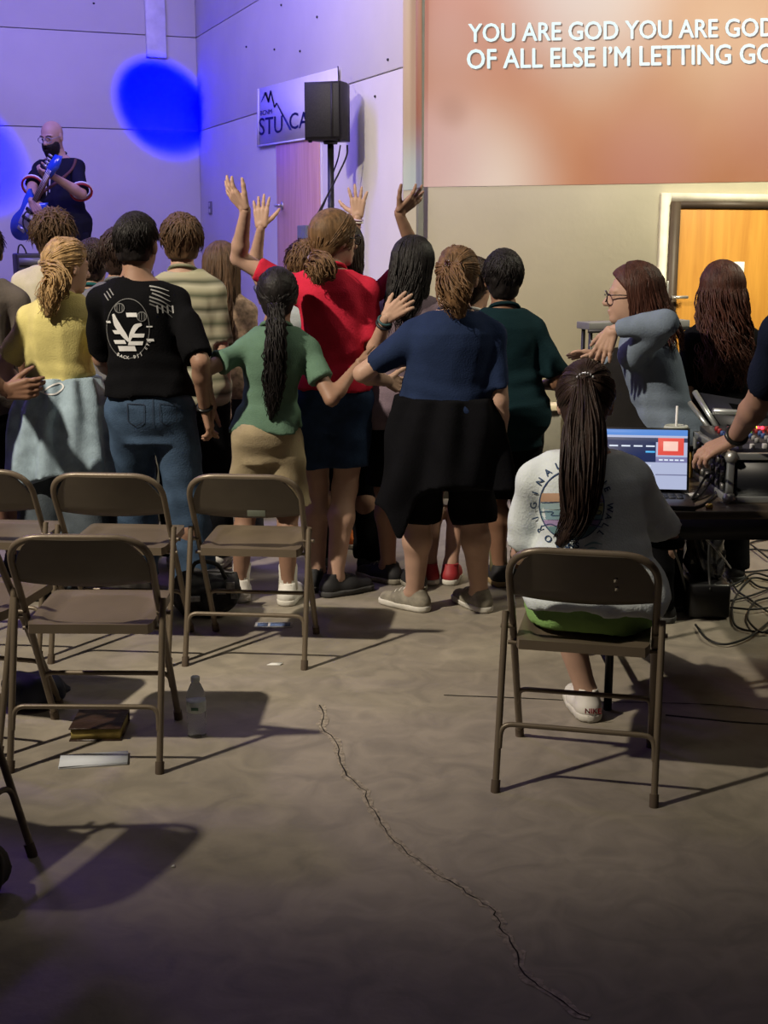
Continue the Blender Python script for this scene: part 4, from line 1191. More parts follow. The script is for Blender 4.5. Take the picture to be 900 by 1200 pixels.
# ---- floor things on the left
gA = G(112, 868)
bk = tag(empty('book', (gA[0], gA[1], 0), 0.03), 'thick dark brown book with gold page edges under a chair', 'book')
obj('cover', join([box(-0.085, 0.085, -0.005, 0.165, 0.0, 0.004), box(-0.085, 0.085, -0.005, 0.165, 0.040, 0.045, 0.0015), box(-0.085, 0.085, 0.160, 0.167, 0.0, 0.045)]), mat('brown_leather', (0.035, 0.018, 0.012), rough=0.4, noise=0.3, nscale=20, bump=0.3, bscale=60), bk, smooth=False)
obj('pages', box(-0.080, 0.080, 0.002, 0.160, 0.004, 0.040), mat('gold_edge', (0.42, 0.33, 0.10), rough=0.45, metal=0.3, noise=0.35, nscale=30, stretch=(1, 1, 8)), bk, smooth=False)
gP = G(110, 893)
pad = tag(empty('notepad', (gP[0], gP[1], 0), 0.16), 'white paper pad lying in front of the brown book', 'notepad')
obj('pages', box(-0.105, 0.105, -0.042, 0.052, 0.0, 0.008), mat('pad_white', (0.62, 0.66, 0.72), rough=0.8, noise=0.03), pad, smooth=False)
obj('top_sheet', xf(box(-0.105, 0.105, -0.042, 0.052, 0.0085, 0.0095), rz=0.012), mat('pad_sheet', (0.66, 0.70, 0.76), rough=0.8, noise=0.03), pad, smooth=False)
# bottle
gB = G(231, 862)
bt = tag(empty('water_bottle', (gB[0], gB[1], 0)), 'clear plastic water bottle standing on the concrete floor', 'bottle')
M_PET = bpy.data.materials.new('clear_plastic'); M_PET.use_nodes = True
_b = M_PET.node_tree.nodes['Principled BSDF']; _b.inputs['Base Color'].default_value = (0.86, 0.9, 0.92, 1); _b.inputs['Roughness'].default_value = 0.08; _b.inputs['Transmission Weight'].default_value = 0.92; _b.inputs['IOR'].default_value = 1.15
obj('bottle_body', lathe([(0.020, 0.0), (0.030, 0.004), (0.032, 0.02), (0.0295, 0.03), (0.032, 0.04), (0.0295, 0.055), (0.032, 0.068), (0.031, 0.085), (0.031, 0.125), (0.032, 0.135), (0.028, 0.155), (0.018, 0.178), (0.013, 0.186), (0.013, 0.193)], n=24), M_PET, bt)
obj('label_wrap', lathe([(0.0318, 0.088), (0.0322, 0.089), (0.0322, 0.123), (0.0318, 0.124)], n=24), mat('bottle_label', (0.50, 0.55, 0.55), rough=0.5, noise=0.25, nscale=40), bt)
obj('label_mark', xf(box(-0.012, 0.012, -0.0335, -0.0325, 0.099, 0.109), rz=0.0), mat('label_green', (0.06, 0.14, 0.10), rough=0.5), bt, smooth=False)
obj('cap', lathe([(0.0145, 0.190), (0.0150, 0.192), (0.0150, 0.203), (0.0135, 0.206)], n=20), mat('bottle_cap', (0.45, 0.48, 0.5), rough=0.4), bt)

def bag(label, c, rx, ry, rz, m, yaw=0.0, seed=1, trim=None, handle=True, name='bag'):
    t = tag(empty(name, (c[0], c[1], 0), yaw), label, 'bag')
    def f(Q):
        q = np.abs(Q) ; a = Q.copy(); a[:, 2] -= rz * 0.48
        d = ((np.abs(a[:, 0]) / rx) ** 3 + (np.abs(a[:, 1]) / ry) ** 3 + (np.abs(a[:, 2]) / (rz * 0.5)) ** 2.6) ** (1 / 3) - 1
        d = d * min(rx, ry, rz) + folds(Q, 0.010, 34, seed) + 0.006 * np.sin(Q[:, 0] * 60 + 3 * np.sin(Q[:, 1] * 30))
        return np.maximum(d, -Q[:, 2])
    obj('bag_body', mesh_sdf(f, (-rx - 0.05, -ry - 0.05, -0.02), (rx + 0.05, ry + 0.05, rz + 0.06), 0.010), m, t)
    if handle:
        obj('strap', tube(spline([(-rx * 0.5, -ry * 0.5, rz * 0.9), (-rx * 0.3, -ry * 0.7, rz * 1.25), (rx * 0.3, -ry * 0.7, rz * 1.2), (rx * 0.55, -ry * 0.5, rz * 0.85)], 14), 0.009, 6), MATS['black_strap'], t)
        obj('zip', tube(spline([(-rx * 0.8, -ry * 0.15, rz * 0.93), (0, -ry * 0.25, rz * 0.99), (rx * 0.8, -ry * 0.15, rz * 0.93)], 10), 0.005, 5), MATS['zip_grey'], t)
    return t
mat('black_strap', (0.008, 0.008, 0.008), rough=0.8); mat('zip_grey', (0.12, 0.12, 0.12), rough=0.4, metal=0.5)
M_CAMO = mat('camo_cloth', (0.020, 0.020, 0.022), rough=0.85, noise=0.9, nscale=11)
g = G(238, 716)
hb_ = bag('black bag with pale printed patches beside the empty chair at centre left', (g[0] + 0.03, g[1] - 0.04), 0.145, 0.10, 0.20, M_CAMO, 0.1, 3)
for k_, (x, z, w2, h2) in enumerate([(0.10, 0.155, 0.018, 0.015), (0.06, 0.13, 0.02, 0.012), (0.115, 0.11, 0.014, 0.018), (-0.05, 0.10, 0.02, 0.012)]):
    obj('printed_patch', xf(box(-w2, w2, -0.004, 0.004, -h2, h2, 0.002), loc=(x, -0.112 + 0.012 * (k_ == 2), z)), mat('patch_pale', (0.20, 0.20, 0.20), rough=0.8, noise=0.5, nscale=50), hb_, smooth=False)
g = G(112, 712); bag('dark patterned bag on the floor behind the row of empty chairs', (g[0] + 0.02, g[1] + 0.15), 0.21, 0.11, 0.15, mat('dark_pattern_cloth', (0.03, 0.026, 0.024), rough=0.85, noise=0.9, nscale=26), 0.0, 5)
g = G(36, 834); bag('dark blue bag on the floor at left beneath the chairs', (g[0], g[1] + 0.06), 0.115, 0.09, 0.125, mat('navy_nylon', (0.012, 0.016, 0.035), rough=0.6, noise=0.3), 0.05, 7, handle=False)
g = G(-8, 1062); bag('black bag end at the very left edge of the floor', (g[0] - 0.05, g[1]), 0.085, 0.10, 0.15, mat('black_nylon', (0.006, 0.006, 0.007), rough=0.7), 0.0, 8, handle=False)
g = G(322, 734); fl = tag(empty('flyer', (g[0], g[1], 0), 0.03), 'blue and white printed flyer under the centre-left chair', 'flyer')
obj('sheet', box(-0.085, 0.075, -0.02, 0.055, 0.0, 0.002), mat('flyer_white', (0.5, 0.5, 0.52), rough=0.6), fl, smooth=False)
obj('printed_panel', join([box(-0.075, -0.03, -0.005, 0.045, 0.002, 0.0025), box(-0.02, 0.065, -0.005, 0.045, 0.002, 0.0025)]), mat('flyer_blue', (0.10, 0.15, 0.30), rough=0.6, noise=0.6, nscale=60), fl, smooth=False)
g = G(322, 779); obj_ = tag(obj('paper_scrap', xf((np.array([(-0.03, -0.008, 0.001), (0.02, -0.012, 0.001), (0.032, 0.004, 0.006), (-0.012, 0.014, 0.002), (-0.03, -0.008, 0.003), (0.02, -0.012, 0.003), (0.032, 0.004, 0.008), (-0.012, 0.014, 0.004)]), list(BOXF)), loc=(g[0], g[1], 0)), MATS['white_paper'], smooth=False), 'small white paper scrap on the floor near the flyer', 'paper')
g = G(203, 1016); tag(obj('paper_crumb', xf((np.array([(-0.006, -0.004, 0), (0.006, -0.005, 0), (0.005, 0.005, 0), (-0.004, 0.004, 0), (-0.004, -0.003, 0.004), (0.003, -0.003, 0.006), (0.003, 0.003, 0.005), (-0.003, 0.003, 0.004)]), list(BOXF)), loc=tuple(g)), MATS['white_paper'], smooth=False), 'tiny white crumb on the bare concrete at lower left', 'paper')

# ---- sound desk at right
TZ, TY0, TY1, TX0, TX1 = 0.73, 4.12, 4.90, 0.68, 2.60
tb = tag(empty('sound_table', ((TX0 + TX1) / 2, (TY0 + TY1) / 2, 0)), 'black folding table carrying the laptop and mixer', 'table')
L_ = lambda VF: (to_local(tb, VF[0]), VF[1])
obj('table_top', L_(box(TX0, TX1, TY0, TY1, TZ - 0.03, TZ, 0.006)), mat('table_top', (0.055, 0.042, 0.030), rough=0.35, noise=0.2), tb, smooth=False)
obj('apron', L_(join([box(TX0 + 0.02, TX1 - 0.02, TY0 + 0.012, TY0 + 0.03, TZ - 0.10, TZ - 0.03), box(TX0 + 0.02, TX1 - 0.02, TY1 - 0.03, TY1 - 0.012, TZ - 0.10, TZ - 0.03)])), mat('table_apron', (0.018, 0.018, 0.018), rough=0.5), tb, smooth=False)
M_TLEG = mat('table_leg', (0.012, 0.012, 0.012), rough=0.45)
for x in (TX0 + 0.10, TX1 - 0.12):
    for y in (TY0 + 0.10, TY1 - 0.10): obj('leg', L_(tube([(x, y, 0.0), (x, y, TZ - 0.03)], 0.0145, 10)), M_TLEG, tb)
    obj('leg_brace', L_(tube([(x, TY0 + 0.10, 0.16), (x, TY1 - 0.10, 0.16)], 0.010, 8)), M_TLEG, tb)

# laptop, turned toward the seated girl
lr = P(792, 583, 4.52); lp = tag(empty('laptop', (0.885, 4.36, TZ), 0.0), 'open laptop with a lit screen in front of the seated girl', 'laptop')
lp.rotation_euler[2] = -0.12
obj('base', box(-0.17, 0.17, -0.22, 0.0, 0.0, 0.016, 0.004), mat('laptop_shell', (0.03, 0.03, 0.034), rough=0.4, metal=0.4), lp, smooth=False)
for r_ in range(4):
    obj('key_row', join([box(-0.145 + 0.0265 * c_, -0.122 + 0.0265 * c_, -0.10 + 0.022 * r_, -0.082 + 0.022 * r_, 0.016, 0.0185) for c_ in range(11)]), mat('key_black', (0.01, 0.01, 0.01), rough=0.5), lp, smooth=False)['kind'] = 'stuff'
tl = math.radians(14)
def scr(x, z, d=0.0):  # lid plane: x across, z up along the lid, d out of the face
    return (x, z * math.sin(tl) - d * math.cos(tl), 0.016 + z * math.cos(tl) + d * math.sin(tl))
def lid_box(x0, x1, z0, z1, d0, d1):
    V = [scr(x, z, d) for d in (d0, d1) for x, z in ((x0, z0), (x1, z0), (x1, z1), (x0, z1))]
    return np.array(V), [(0, 3, 2, 1), (4, 5, 6, 7), (0, 1, 5, 4), (1, 2, 6, 5), (2, 3, 7, 6), (3, 0, 4, 7)]
lid = obj('lid', lid_box(-0.17, 0.17, 0.0, 0.225, -0.010, 0.0), MATS['laptop_shell'], lp, smooth=False)
def em(name, c, s=1.0): return mat(name, (0.02, 0.02, 0.02), noise=0, emit=lin(*c), estr=s)
obj('screen', lid_box(-0.162, 0.162, 0.012, 0.218, 0.0, 0.0008), em('screen_grey', (176, 184, 214), 1.0), lid, smooth=False)
def px(x0, x1, z0, z1, c, nm, k=0): obj('screen_tile', lid_box(x0, x1, z0, z1, 0.0008, 0.0012 + 0.0003 * k), em(nm, c), lid, smooth=False)
px(-0.162, 0.162, 0.198, 0.218, (90, 140, 215), 'scr_bar'); px(-0.162, 0.162, 0.175, 0.190, (60, 66, 95), 'scr_dark'); px(-0.162, 0.055, 0.105, 0.175, (38, 48, 86), 'scr_navy')
px(-0.162, -0.115, 0.135, 0.198, (205, 80, 105), 'scr_pink', 1)
for j in range(4): px(-0.105 + 0.042 * j, -0.075 + 0.042 * j, 0.158, 0.163, (225, 235, 250), 'scr_white', 1)
px(0.02, 0.052, 0.138, 0.144, (80, 180, 240), 'scr_cyan', 1)
px(0.062, 0.150, 0.130, 0.190, (225, 80, 70), 'scr_red', 1); px(0.080, 0.130, 0.145, 0.178, (250, 205, 190), 'scr_glow', 2)
px(0.055, 0.162, 0.105, 0.124, (120, 120, 165), 'scr_mid', 1)
for j in range(5): px(0.066 + 0.018 * j, 0.079 + 0.018 * j, 0.111, 0.116, (235, 240, 250), 'scr_white', 2)
px(0.055, 0.162, 0.060, 0.064, (110, 115, 150), 'scr_line', 1); px(-0.150, 0.040, 0.090, 0.096, (200, 210, 230), 'scr_pale', 1)
# drink with straw
cp = P(789, 575, 4.62); cup = tag(empty('drink_cup', (cp[0], cp[1], TZ)), 'pale takeaway cup with lid and white straw behind the laptop', 'cup')
obj('cup_body', lathe([(0.029, 0.0), (0.031, 0.004), (0.042, 0.185), (0.043, 0.187)], n=22), mat('cup_paper', (0.20, 0.24, 0.22), rough=0.6, noise=0.5, nscale=18), cup)
obj('lid', lathe([(0.045, 0.185), (0.046, 0.190), (0.045, 0.205), (0.040, 0.212), (0.038, 0.209), (0.004, 0.209)], n=22), mat('cup_lid', (0.45, 0.48, 0.42), rough=0.4), cup)
obj('straw', tube([(0, 0, 0.12), (0.0, 0.004, 0.282)], 0.0045, 8), mat('straw_white', (0.72, 0.72, 0.72), rough=0.5), cup)
# small brown bottle / card
cb = P(806, 574, 4.72); c_ = tag(empty('bottle', (cb[0], cb[1], TZ)), 'small amber bottle between the cup and the mixer case', 'bottle')
obj('bottle_body', lathe([(0.014, 0.0), (0.016, 0.003), (0.016, 0.06), (0.011, 0.085), (0.011, 0.10)], n=16), mat('amber', (0.48, 0.30, 0.08), rough=0.3), c_)
obj('cap', lathe([(0.0125, 0.10), (0.0125, 0.118), (0.010, 0.121)], n=16), M_TLEG, c_)

# mixer in a flight case
CX0 = P(850, 590, 4.26)[0]; CY0, CY1, CX1, CZ0, CZ1 = 4.25, 4.76, CX0 + 0.52, TZ, TZ + 0.17
cs = tag(empty('mixer_case', ((CX0 + CX1) / 2, (CY0 + CY1) / 2, TZ)), 'flight case with aluminium edges holding a mixing desk', 'flight case')
C_ = lambda VF: (to_local(cs, VF[0]), VF[1])
M_ALU = mat('aluminium', (0.52, 0.55, 0.55), rough=0.32, metal=0.75, noise=0.08); M_PLY = mat('black_laminate', (0.008, 0.009, 0.012), rough=0.45)
obj('case_body', C_(box(CX0 + 0.006, CX1 - 0.006, CY0 + 0.006, CY1 - 0.006, CZ0 + 0.001, CZ1 - 0.01)), M_PLY, cs, smooth=False)
e = 0.022
edges = [(CX0, CX1, CY0, CY0 + e, CZ0, CZ0 + e), (CX0, CX1, CY0, CY0 + e, CZ1 - e, CZ1), (CX0, CX0 + e, CY0, CY0 + e, CZ0, CZ1), (CX1 - e, CX1, CY0, CY0 + e, CZ0, CZ1),
         (CX0, CX0 + e, CY0, CY1, CZ0, CZ0 + e), (CX0, CX0 + e, CY0, CY1, CZ1 - e, CZ1), (CX1 - e, CX1, CY0, CY1, CZ1 - e, CZ1), (CX0, CX1, CY1 - e, CY1, CZ1 - e, CZ1), (CX0, CX0 + e, CY1 - e, CY1, CZ0, CZ1)]
for q_ in edges: obj('edge_rail', C_(box(*[v + (0.0005 * ((i % 2) * 2 - 1)) for i, v in enumerate(q_)], 0.003)), M_ALU, cs, smooth=False)
for (x, z) in ((CX0 + 0.012, CZ0 + 0.014), (CX0 + 0.012, CZ1 - 0.014)):
    obj('corner', C_(lathe([(0.003, -0.022), (0.018, -0.016), (0.024, 0), (0.018, 0.016), (0.003, 0.022)], (x, CY0 + 0.010, z), 12)), M_STEEL, cs)
lt = obj('latch', C_(box(CX0 + 0.14, CX0 + 0.21, CY0 - 0.010, CY0 + 0.002, CZ1 - 0.065, CZ1 - 0.005, 0.003)), M_STEEL, cs, smooth=False)
obj('latch_key', C_(tube([(CX0 + 0.160, CY0 - 0.014, CZ1 - 0.03), (CX0 + 0.190, CY0 - 0.014, CZ1 - 0.03)], 0.006, 8)), M_ALU, lt)
# side with sockets
for r_ in range(3):
    for q_ in range(6):
        obj('socket', C_(tube([(CX0 - 0.004, CY0 + 0.07 + 0.07 * q_, CZ0 + 0.045 + 0.042 * r_), (CX0 + 0.008, CY0 + 0.07 + 0.07 * q_, CZ0 + 0.045 + 0.042 * r_)], 0.013, 10)), mat('socket_metal', (0.16, 0.16, 0.16), rough=0.35, metal=0.5), cs)
# sloping panel with knobs, faders and lights
def pan(x, y, d=0.0):
    t_ = (y - CY0) / (CY1 - CY0); return (x, y, CZ1 - 0.006 + 0.030 * t_ + d)
obj('panel', C_((np.array([pan(CX0 + 0.02, CY0 + 0.02), pan(CX1 - 0.02, CY0 + 0.02), pan(CX1 - 0.02, CY1 - 0.02), pan(CX0 + 0.02, CY1 - 0.02)] + [pan(x, y, -0.02) for x, y in ((CX0 + 0.02, CY0 + 0.02), (CX1 - 0.02, CY0 + 0.02), (CX1 - 0.02, CY1 - 0.02), (CX0 + 0.02, CY1 - 0.02))]), [(0, 1, 2, 3), (7, 6, 5, 4), (0, 4, 5, 1), (1, 5, 6, 2), (2, 6, 7, 3), (3, 7, 4, 0)])), mat('panel_black', (0.02, 0.02, 0.022), rough=0.4), cs, smooth=False)
for q_ in range(9):
    x = CX0 + 0.06 + 0.045 * q_
    for r_ in range(6):
        y = CY0 + 0.20 + 0.040 * r_
        obj('knob', C_(lathe([(0.009, 0), (0.0085, 0.014), (0.006, 0.016)], pan(x, y), 8)), mat(('knob_grey', 'knob_blue', 'knob_red')[(r_ // 2) % 3], ((0.25, 0.25, 0.25), (0.05, 0.09, 0.25), (0.3, 0.03, 0.03))[(r_ // 2) % 3], rough=0.5), cs)
    obj('fader', C_(box(x - 0.007, x + 0.007, CY0 + 0.08 + 0.008 * (q_ % 4), CY0 + 0.10 + 0.008 * (q_ % 4), pan(x, CY0 + 0.09)[2], pan(x, CY0 + 0.09)[2] + 0.018, 0.002)), mat('fader_white', (0.5, 0.5, 0.5), rough=0.5), cs, smooth=False)
for (u, v), c_, nm in (((884, 518), (150, 255, 40), 'led_green'), ((892, 520), (255, 40, 60), 'led_red'), ((887, 514), (230, 40, 40), 'led_red'), ((880, 523), (120, 220, 60), 'led_green')):
    p = P(u, v, 4.66)
    obj('indicator_light', C_(lathe([(0.001, -0.006), (0.007, -0.003), (0.008, 0), (0.006, 0.005), (0.001, 0.007)], (p[0], p[1], pan(p[0], p[1])[2] + 0.008), 10)), mat(nm, (0.05, 0.05, 0.05), noise=0, emit=lin(*c_), estr=5), cs)
# open lid leaning up behind, seen almost edge-on
bl, tl_ = P(846, 510, 4.80), P(814, 459, 4.94)
def lidq(o): return [bl + o, bl + np.array((0.5, 0.02, 0)) + o, tl_ + np.array((0.5, 0.10, -0.09)) + o, tl_ + o]
lo_ = obj('open_lid', C_((np.array(lidq(np.zeros(3)) + lidq(np.array((0.01, 0.03, -0.012)))), [(0, 1, 2, 3), (7, 6, 5, 4), (0, 4, 5, 1), (1, 5, 6, 2), (2, 6, 7, 3), (3, 7, 4, 0)])), M_PLY, cs, smooth=False)
def bar_between(a, b, r): return C_(tube([a, b], r, 6))
obj('lid_rail', bar_between(bl, tl_, 0.011), M_ALU, lo_)
obj('lid_rail', bar_between(bl + np.array((-0.035, 0.02, 0.012)), tl_ + np.array((-0.012, 0.02, -0.045)), 0.010), M_ALU, lo_)
obj('lid_rail', bar_between(P(836, 482, 4.80), P(905, 487, 4.84), 0.014), M_ALU, lo_)
# coin-like brass knob and small white adapter on the table
p = G(832, 597, TZ); t_ = tag(obj('brass_knob', lathe([(0.010, 0), (0.013, 0.004), (0.013, 0.012), (0.008, 0.018)], (p[0], p[1] + 0.012, TZ), 14), mat('brass', (0.55, 0.38, 0.09), rough=0.3, metal=0.8)), 'small brass knob on the table beside the flight case', 'knob')
p = G(812, 585, TZ); tag(obj('power_adapter', xf(box(-0.022, 0.022, -0.018, 0.018, 0, 0.016, 0.004), rz=0.4, loc=(p[0], p[1] + 0.02, TZ)), mat('adapter_white', (0.6, 0.6, 0.6), rough=0.5), smooth=False), 'small white adapter lying on the table beside cables', 'adapter')

# cables
M_CAB = mat('black_cable', (0.010, 0.010, 0.010), rough=0.55)
def cable(label, pts, r=0.0045, n=60, m=None): return tag(obj('cable', tube(spline(pts, n), r, 7), m or M_CAB), label, 'cable', 'cables around the sound table')
def pt(u, v, z=0.006): return G(u, v, z)
cable('black cable looped on the tabletop beside the laptop', [pt(795, 572, TZ + .006), pt(812, 585, TZ + .006), pt(830, 568, TZ + .03), pt(838, 545, TZ + .08), pt(826, 560, TZ + .04), pt(806, 590, TZ + .006), pt(790, 592, TZ + .006)])
cable('second black cable on the tabletop, curving to the flight case', [pt(786, 586, TZ + .006), pt(805, 595, TZ + .006), pt(826, 590, TZ + .006), pt(842, 572, TZ + .02), P(846, 556, 4.22)])
LO = [[(900, 632), (880, 636), (858, 650), (852, 662), (868, 670), (900, 668)], [(902, 645), (876, 645), (868, 665), (885, 685), (902, 690)], [(852, 668), (862, 690), (875, 700), (902, 718)], [(902, 680), (880, 678), (862, 700), (858, 720), (866, 736), (902, 742)],
      [(856, 704), (880, 698), (902, 690)], [(815, 732), (828, 748), (850, 755), (880, 745), (902, 728)], [(902, 700), (884, 706), (876, 724), (890, 740), (902, 738)], [(856, 712), (880, 714), (902, 712)], [(850, 640), (872, 634), (902, 655)], [(848, 690), (866, 682), (884, 672), (902, 676)], [(780, 838), (820, 842), (860, 846), (905, 849)]]
WH = ['thin black cable on the floor nearest the table edge, top of the tangle', 'black cable making a tall loop in the tangle at the right edge', 'black cable crossing the tangle diagonally to the right edge', 'black cable forming the big round loop low in the tangle', 'black cable running flat from the black box to the right edge', 'black cable bowing toward the viewer below the black box', 'black cable curling at the right edge above the bowed cable', 'straight black cable right of the black box', 'black cable arching right under the table apron', 'black cable in a low rise through the middle of the tangle', 'thin dark cable lying right of the occupied chair on open floor']
for q_, (l_, lb) in enumerate(zip(LO, WH)): cable(lb, [pt(u, v, 0.006 + 0.004 * (k_ % 2) + 0.0015 * q_) for k_, (u, v) in enumerate(l_)], 0.005 if q_ < 10 else 0.003)
cable('pale grey cable hanging from the table toward the floor', [P(815, 622, 4.85), P(832, 636, 4.9), P(846, 652, 5.0), pt(858, 668)], 0.004, m=mat('grey_cable', (0.3, 0.3, 0.3), rough=0.5))
cable('black cable drooping from the table behind the seated girl', [P(783, 625, 4.75), P(790, 645, 4.8), P(798, 668, 5.0), pt(806, 705)], 0.005)

# black box under the table
g = G(831, 727); bx = tag(empty('equipment_box', (g[0], g[1] + 0.01, 0), -0.04), 'glossy black equipment box standing under the sound table', 'box')
obj('box_body', box(-0.09, 0.09, 0.0, 0.40, 0.004, 0.155, 0.012), mat('box_black', (0.008, 0.008, 0.009), rough=0.35), bx, smooth=False)
def wrap(Q):
    a = Q - np.float32((0, 0.22, 0.28)); d = ((np.abs(a[:, 0]) / 0.088) ** 4 + (np.abs(a[:, 1]) / 0.16) ** 4 + (np.abs(a[:, 2]) / 0.14) ** 4) ** 0.25 - 1
    return d * 0.1 + 0.007 * np.sin(Q[:, 2] * 40 + 5 * np.sin(Q[:, 0] * 24 + 1)) + folds(Q, 0.007, 50, 9)
obj('plastic_wrap', mesh_sdf(wrap, (-0.14, 0.0, 0.10), (0.14, 0.46, 0.47), 0.010), mat('wrap_black', (0.014, 0.014, 0.015), rough=0.18, spec=0.6), bx)
obj('cord', tube(spline([(0.0, 0.055, 0.36), (-0.005, 0.045, 0.28), (0.0, 0.03, 0.18), (0.0, -0.004, 0.13)], 16), 0.006, 6), M_CAB, bx)

# narrow table by the cream wall
q1, q2 = P(688, 384, 7.3), P(806, 384, 7.55)
nt_ = tag(empty('narrow_table', tuple((q1 + q2) / 2 * (1, 1, 0)), math.atan2(q2[1] - q1[1], q2[0] - q1[0])), 'narrow grey table against the cream wall behind the woman in glasses', 'table')
hl = np.linalg.norm((q2 - q1)[:2]) / 2
obj('table_top', box(-hl, hl, -0.02, 0.12, q1[2] - 0.012, q1[2] + 0.028, 0.004), mat('grey_top', (0.14, 0.14, 0.14), rough=0.5), nt_, smooth=False)
obj('front_lip', box(-hl, hl, -0.024, -0.01, q1[2] - 0.03, q1[2] - 0.010), M_TLEG, nt_, smooth=False)
for x in (-hl + 0.03, hl - 0.03):
    for y in (0.01, 0.09): obj('leg', tube([(x, y, 0), (x, y, q1[2] - 0.012)], 0.012, 8), M_TLEG, nt_)

# ---- stage gear
DECK = 0.555
sp0 = P(388, 240, 8.75)
std = tag(empty('speaker_stand', (sp0[0], sp0[1], DECK)), 'black pole stand carrying the loudspeaker on the stage', 'stand')
zb_ = P(388, 169, 8.75)[2] - DECK
obj('pole', tube([(0, 0, 0.1), (0, 0, zb_ + 0.02)], 0.021, 12), M_TLEG, std)
obj('collar', lathe([(0.03, 0.55), (0.034, 0.56), (0.034, 0.62), (0.03, 0.63)], n=12), M_TLEG, std)
for k_ in range(3):
    a = 3.4 + k_ * 2.094
    obj('leg', tube([(0.03 * math.cos(a), 0.03 * math.sin(a), 0.58), (0.24 * math.cos(a), 0.24 * math.sin(a), 0.008)], 0.012, 8), M_TLEG, std)
spk = tag(empty('loudspeaker', (sp0[0], sp0[1], DECK + zb_ + 0.02), -0.32), 'black loudspeaker on a pole in front of the banner', 'loudspeaker')
M_SPK = mat('speaker_shell', (0.018, 0.017, 0.020), rough=0.6, noise=0.2, nscale=80); M_GRL = mat('speaker_grille', (0.010, 0.010, 0.009), rough=0.55, noise=0.5, nscale=150)
hgt = P(388, 101, 8.75)[2] - P(388, 168, 8.75)[2]
prof = [(-0.125, -0.14), (0.125, -0.14), (0.125, -0.02), (0.085, 0.14), (-0.085, 0.14), (-0.125, -0.02)]
obj('cabinet', extrude2d(prof, lambda x, y, d: (x, y, d), hgt), M_SPK, spk, smooth=False)
obj('grille', box(-0.117, 0.117, -0.150, -0.139, 0.015, hgt - 0.012, 0.004), M_GRL, spk, smooth=False)
obj('trim_strip', box(0.06, 0.075, -0.153, -0.149, 0.015, hgt - 0.012), M_SPK, spk, smooth=False)
for sx_ in (-0.1, 0.1): obj('rubber_foot', lathe([(0.012, -0.014), (0.014, 0.001)], (sx_, -0.11, 0), 10), M_TLEG, spk)
obj('pole_socket', lathe([(0.045, -0.02), (0.05, 0.001)], (0, 0, 0), 14), M_TLEG, spk)
cable('black cable hanging from the loudspeaker beside its pole', [P(407, 170, 8.7), P(406, 183, 8.7), P(396, 205, 8.7), P(380, 236, 8.72), P(366, 262, 8.75)], 0.006)
cable('second black cable crossing the speaker pole', [P(399, 170, 8.8), P(396, 186, 8.8), P(390, 204, 8.78), P(384, 228, 8.78), P(370, 262, 8.78)], 0.005)
cable('thin cable rising from the loudspeaker up the wall', [P(396.5, 101, 8.7), P(396.5, 90, 8.8), P(396, 78, 8.95)], 0.004)
r0 = P(359, 264, 8.85); rk = tag(empty('equipment_rack', (r0[0], r0[1], DECK), TH), 'slim dark grey cabinet on stage at the foot of the speaker pole', 'cabinet')
obj('cabinet_body', box(-0.035, 0.035, -0.1, 0.1, 0.0, r0[2] - DECK, 0.006), mat('rack_grey', (0.10, 0.11, 0.12), rough=0.5), rk, smooth=False)
obj('front_panel', box(-0.028, 0.028, -0.104, -0.099, 0.03, r0[2] - DECK - 0.03), mat('rack_dark', (0.05, 0.055, 0.06), rough=0.5), rk, smooth=False)
a0_ = P(31, 297, 9.3); am = tag(empty('guitar_amplifier', (a0_[0], a0_[1], DECK), TH), 'black amplifier cabinet with a handle on stage at far left', 'amplifier')
ah = a0_[2] - DECK
obj('cabinet', box(-0.085, 0.13, -0.15, 0.15, 0, ah, 0.012), M_SPK, am, smooth=False)
obj('grille', box(-0.07, 0.115, -0.158, -0.149, 0.05, ah - 0.1, 0.003), M_GRL, am, smooth=False)
obj('control_panel', box(-0.07, 0.115, -0.157, -0.149, ah - 0.08, ah - 0.03), mat('amp_panel', (0.12, 0.12, 0.14), rough=0.4), am, smooth=False)
obj('handle', tube(spline([(-0.06, 0, ah), (-0.05, 0, ah + 0.05), (-0.03, 0, ah + 0.06), (-0.01, 0, ah + 0.03), (0.0, 0, ah)], 14), 0.006, 6), M_TLEG, am)

# ================================================================== the people
def mf(u, v, Y, ub=None, Yb=None, **k):
    ub = u if ub is None else ub; Yb = Y if Yb is None else Yb
    return Fig(P(u, v, Y), P(ub, 480, Yb)[:2], **k)
def feet(a, b): return [G(*a)[:2], G(*b)[:2]]
H_BLACK = hairmat('hair_black', (0.010, 0.008, 0.008)); H_DARK = hairmat('hair_dark_brown', (0.028, 0.016, 0.012)); H_BROWN = hairmat('hair_brown', (0.075, 0.042, 0.022))
H_MID = hairmat('hair_mid_brown', (0.13, 0.072, 0.034)); H_BLOND = hairmat('hair_dark_blond', (0.30, 0.19, 0.085)); H_RED = hairmat('hair_red_brown', (0.055, 0.020, 0.013))
C_BLACK = cloth('black_cotton', (0.0045, 0.0045, 0.0055)); C_DKGREY = cloth('dark_grey_cotton', (0.03, 0.03, 0.035))
DENIM = cloth('blue_denim', (0.048, 0.080, 0.135), noise=0.35, nscale=8); DENIM_D = cloth('dark_denim', (0.022, 0.040, 0.085), noise=0.25); DENIM_G = cloth('grey_denim', (0.07, 0.085, 0.10), noise=0.25)
SHOE_B = mat('black_shoe', (0.012, 0.012, 0.014), rough=0.7); SHOE_G = mat('grey_shoe', (0.22, 0.20, 0.16), rough=0.8, noise=0.3, nscale=30); SHOE_W = mat('white_shoe', (0.62, 0.60, 0.56), rough=0.6)
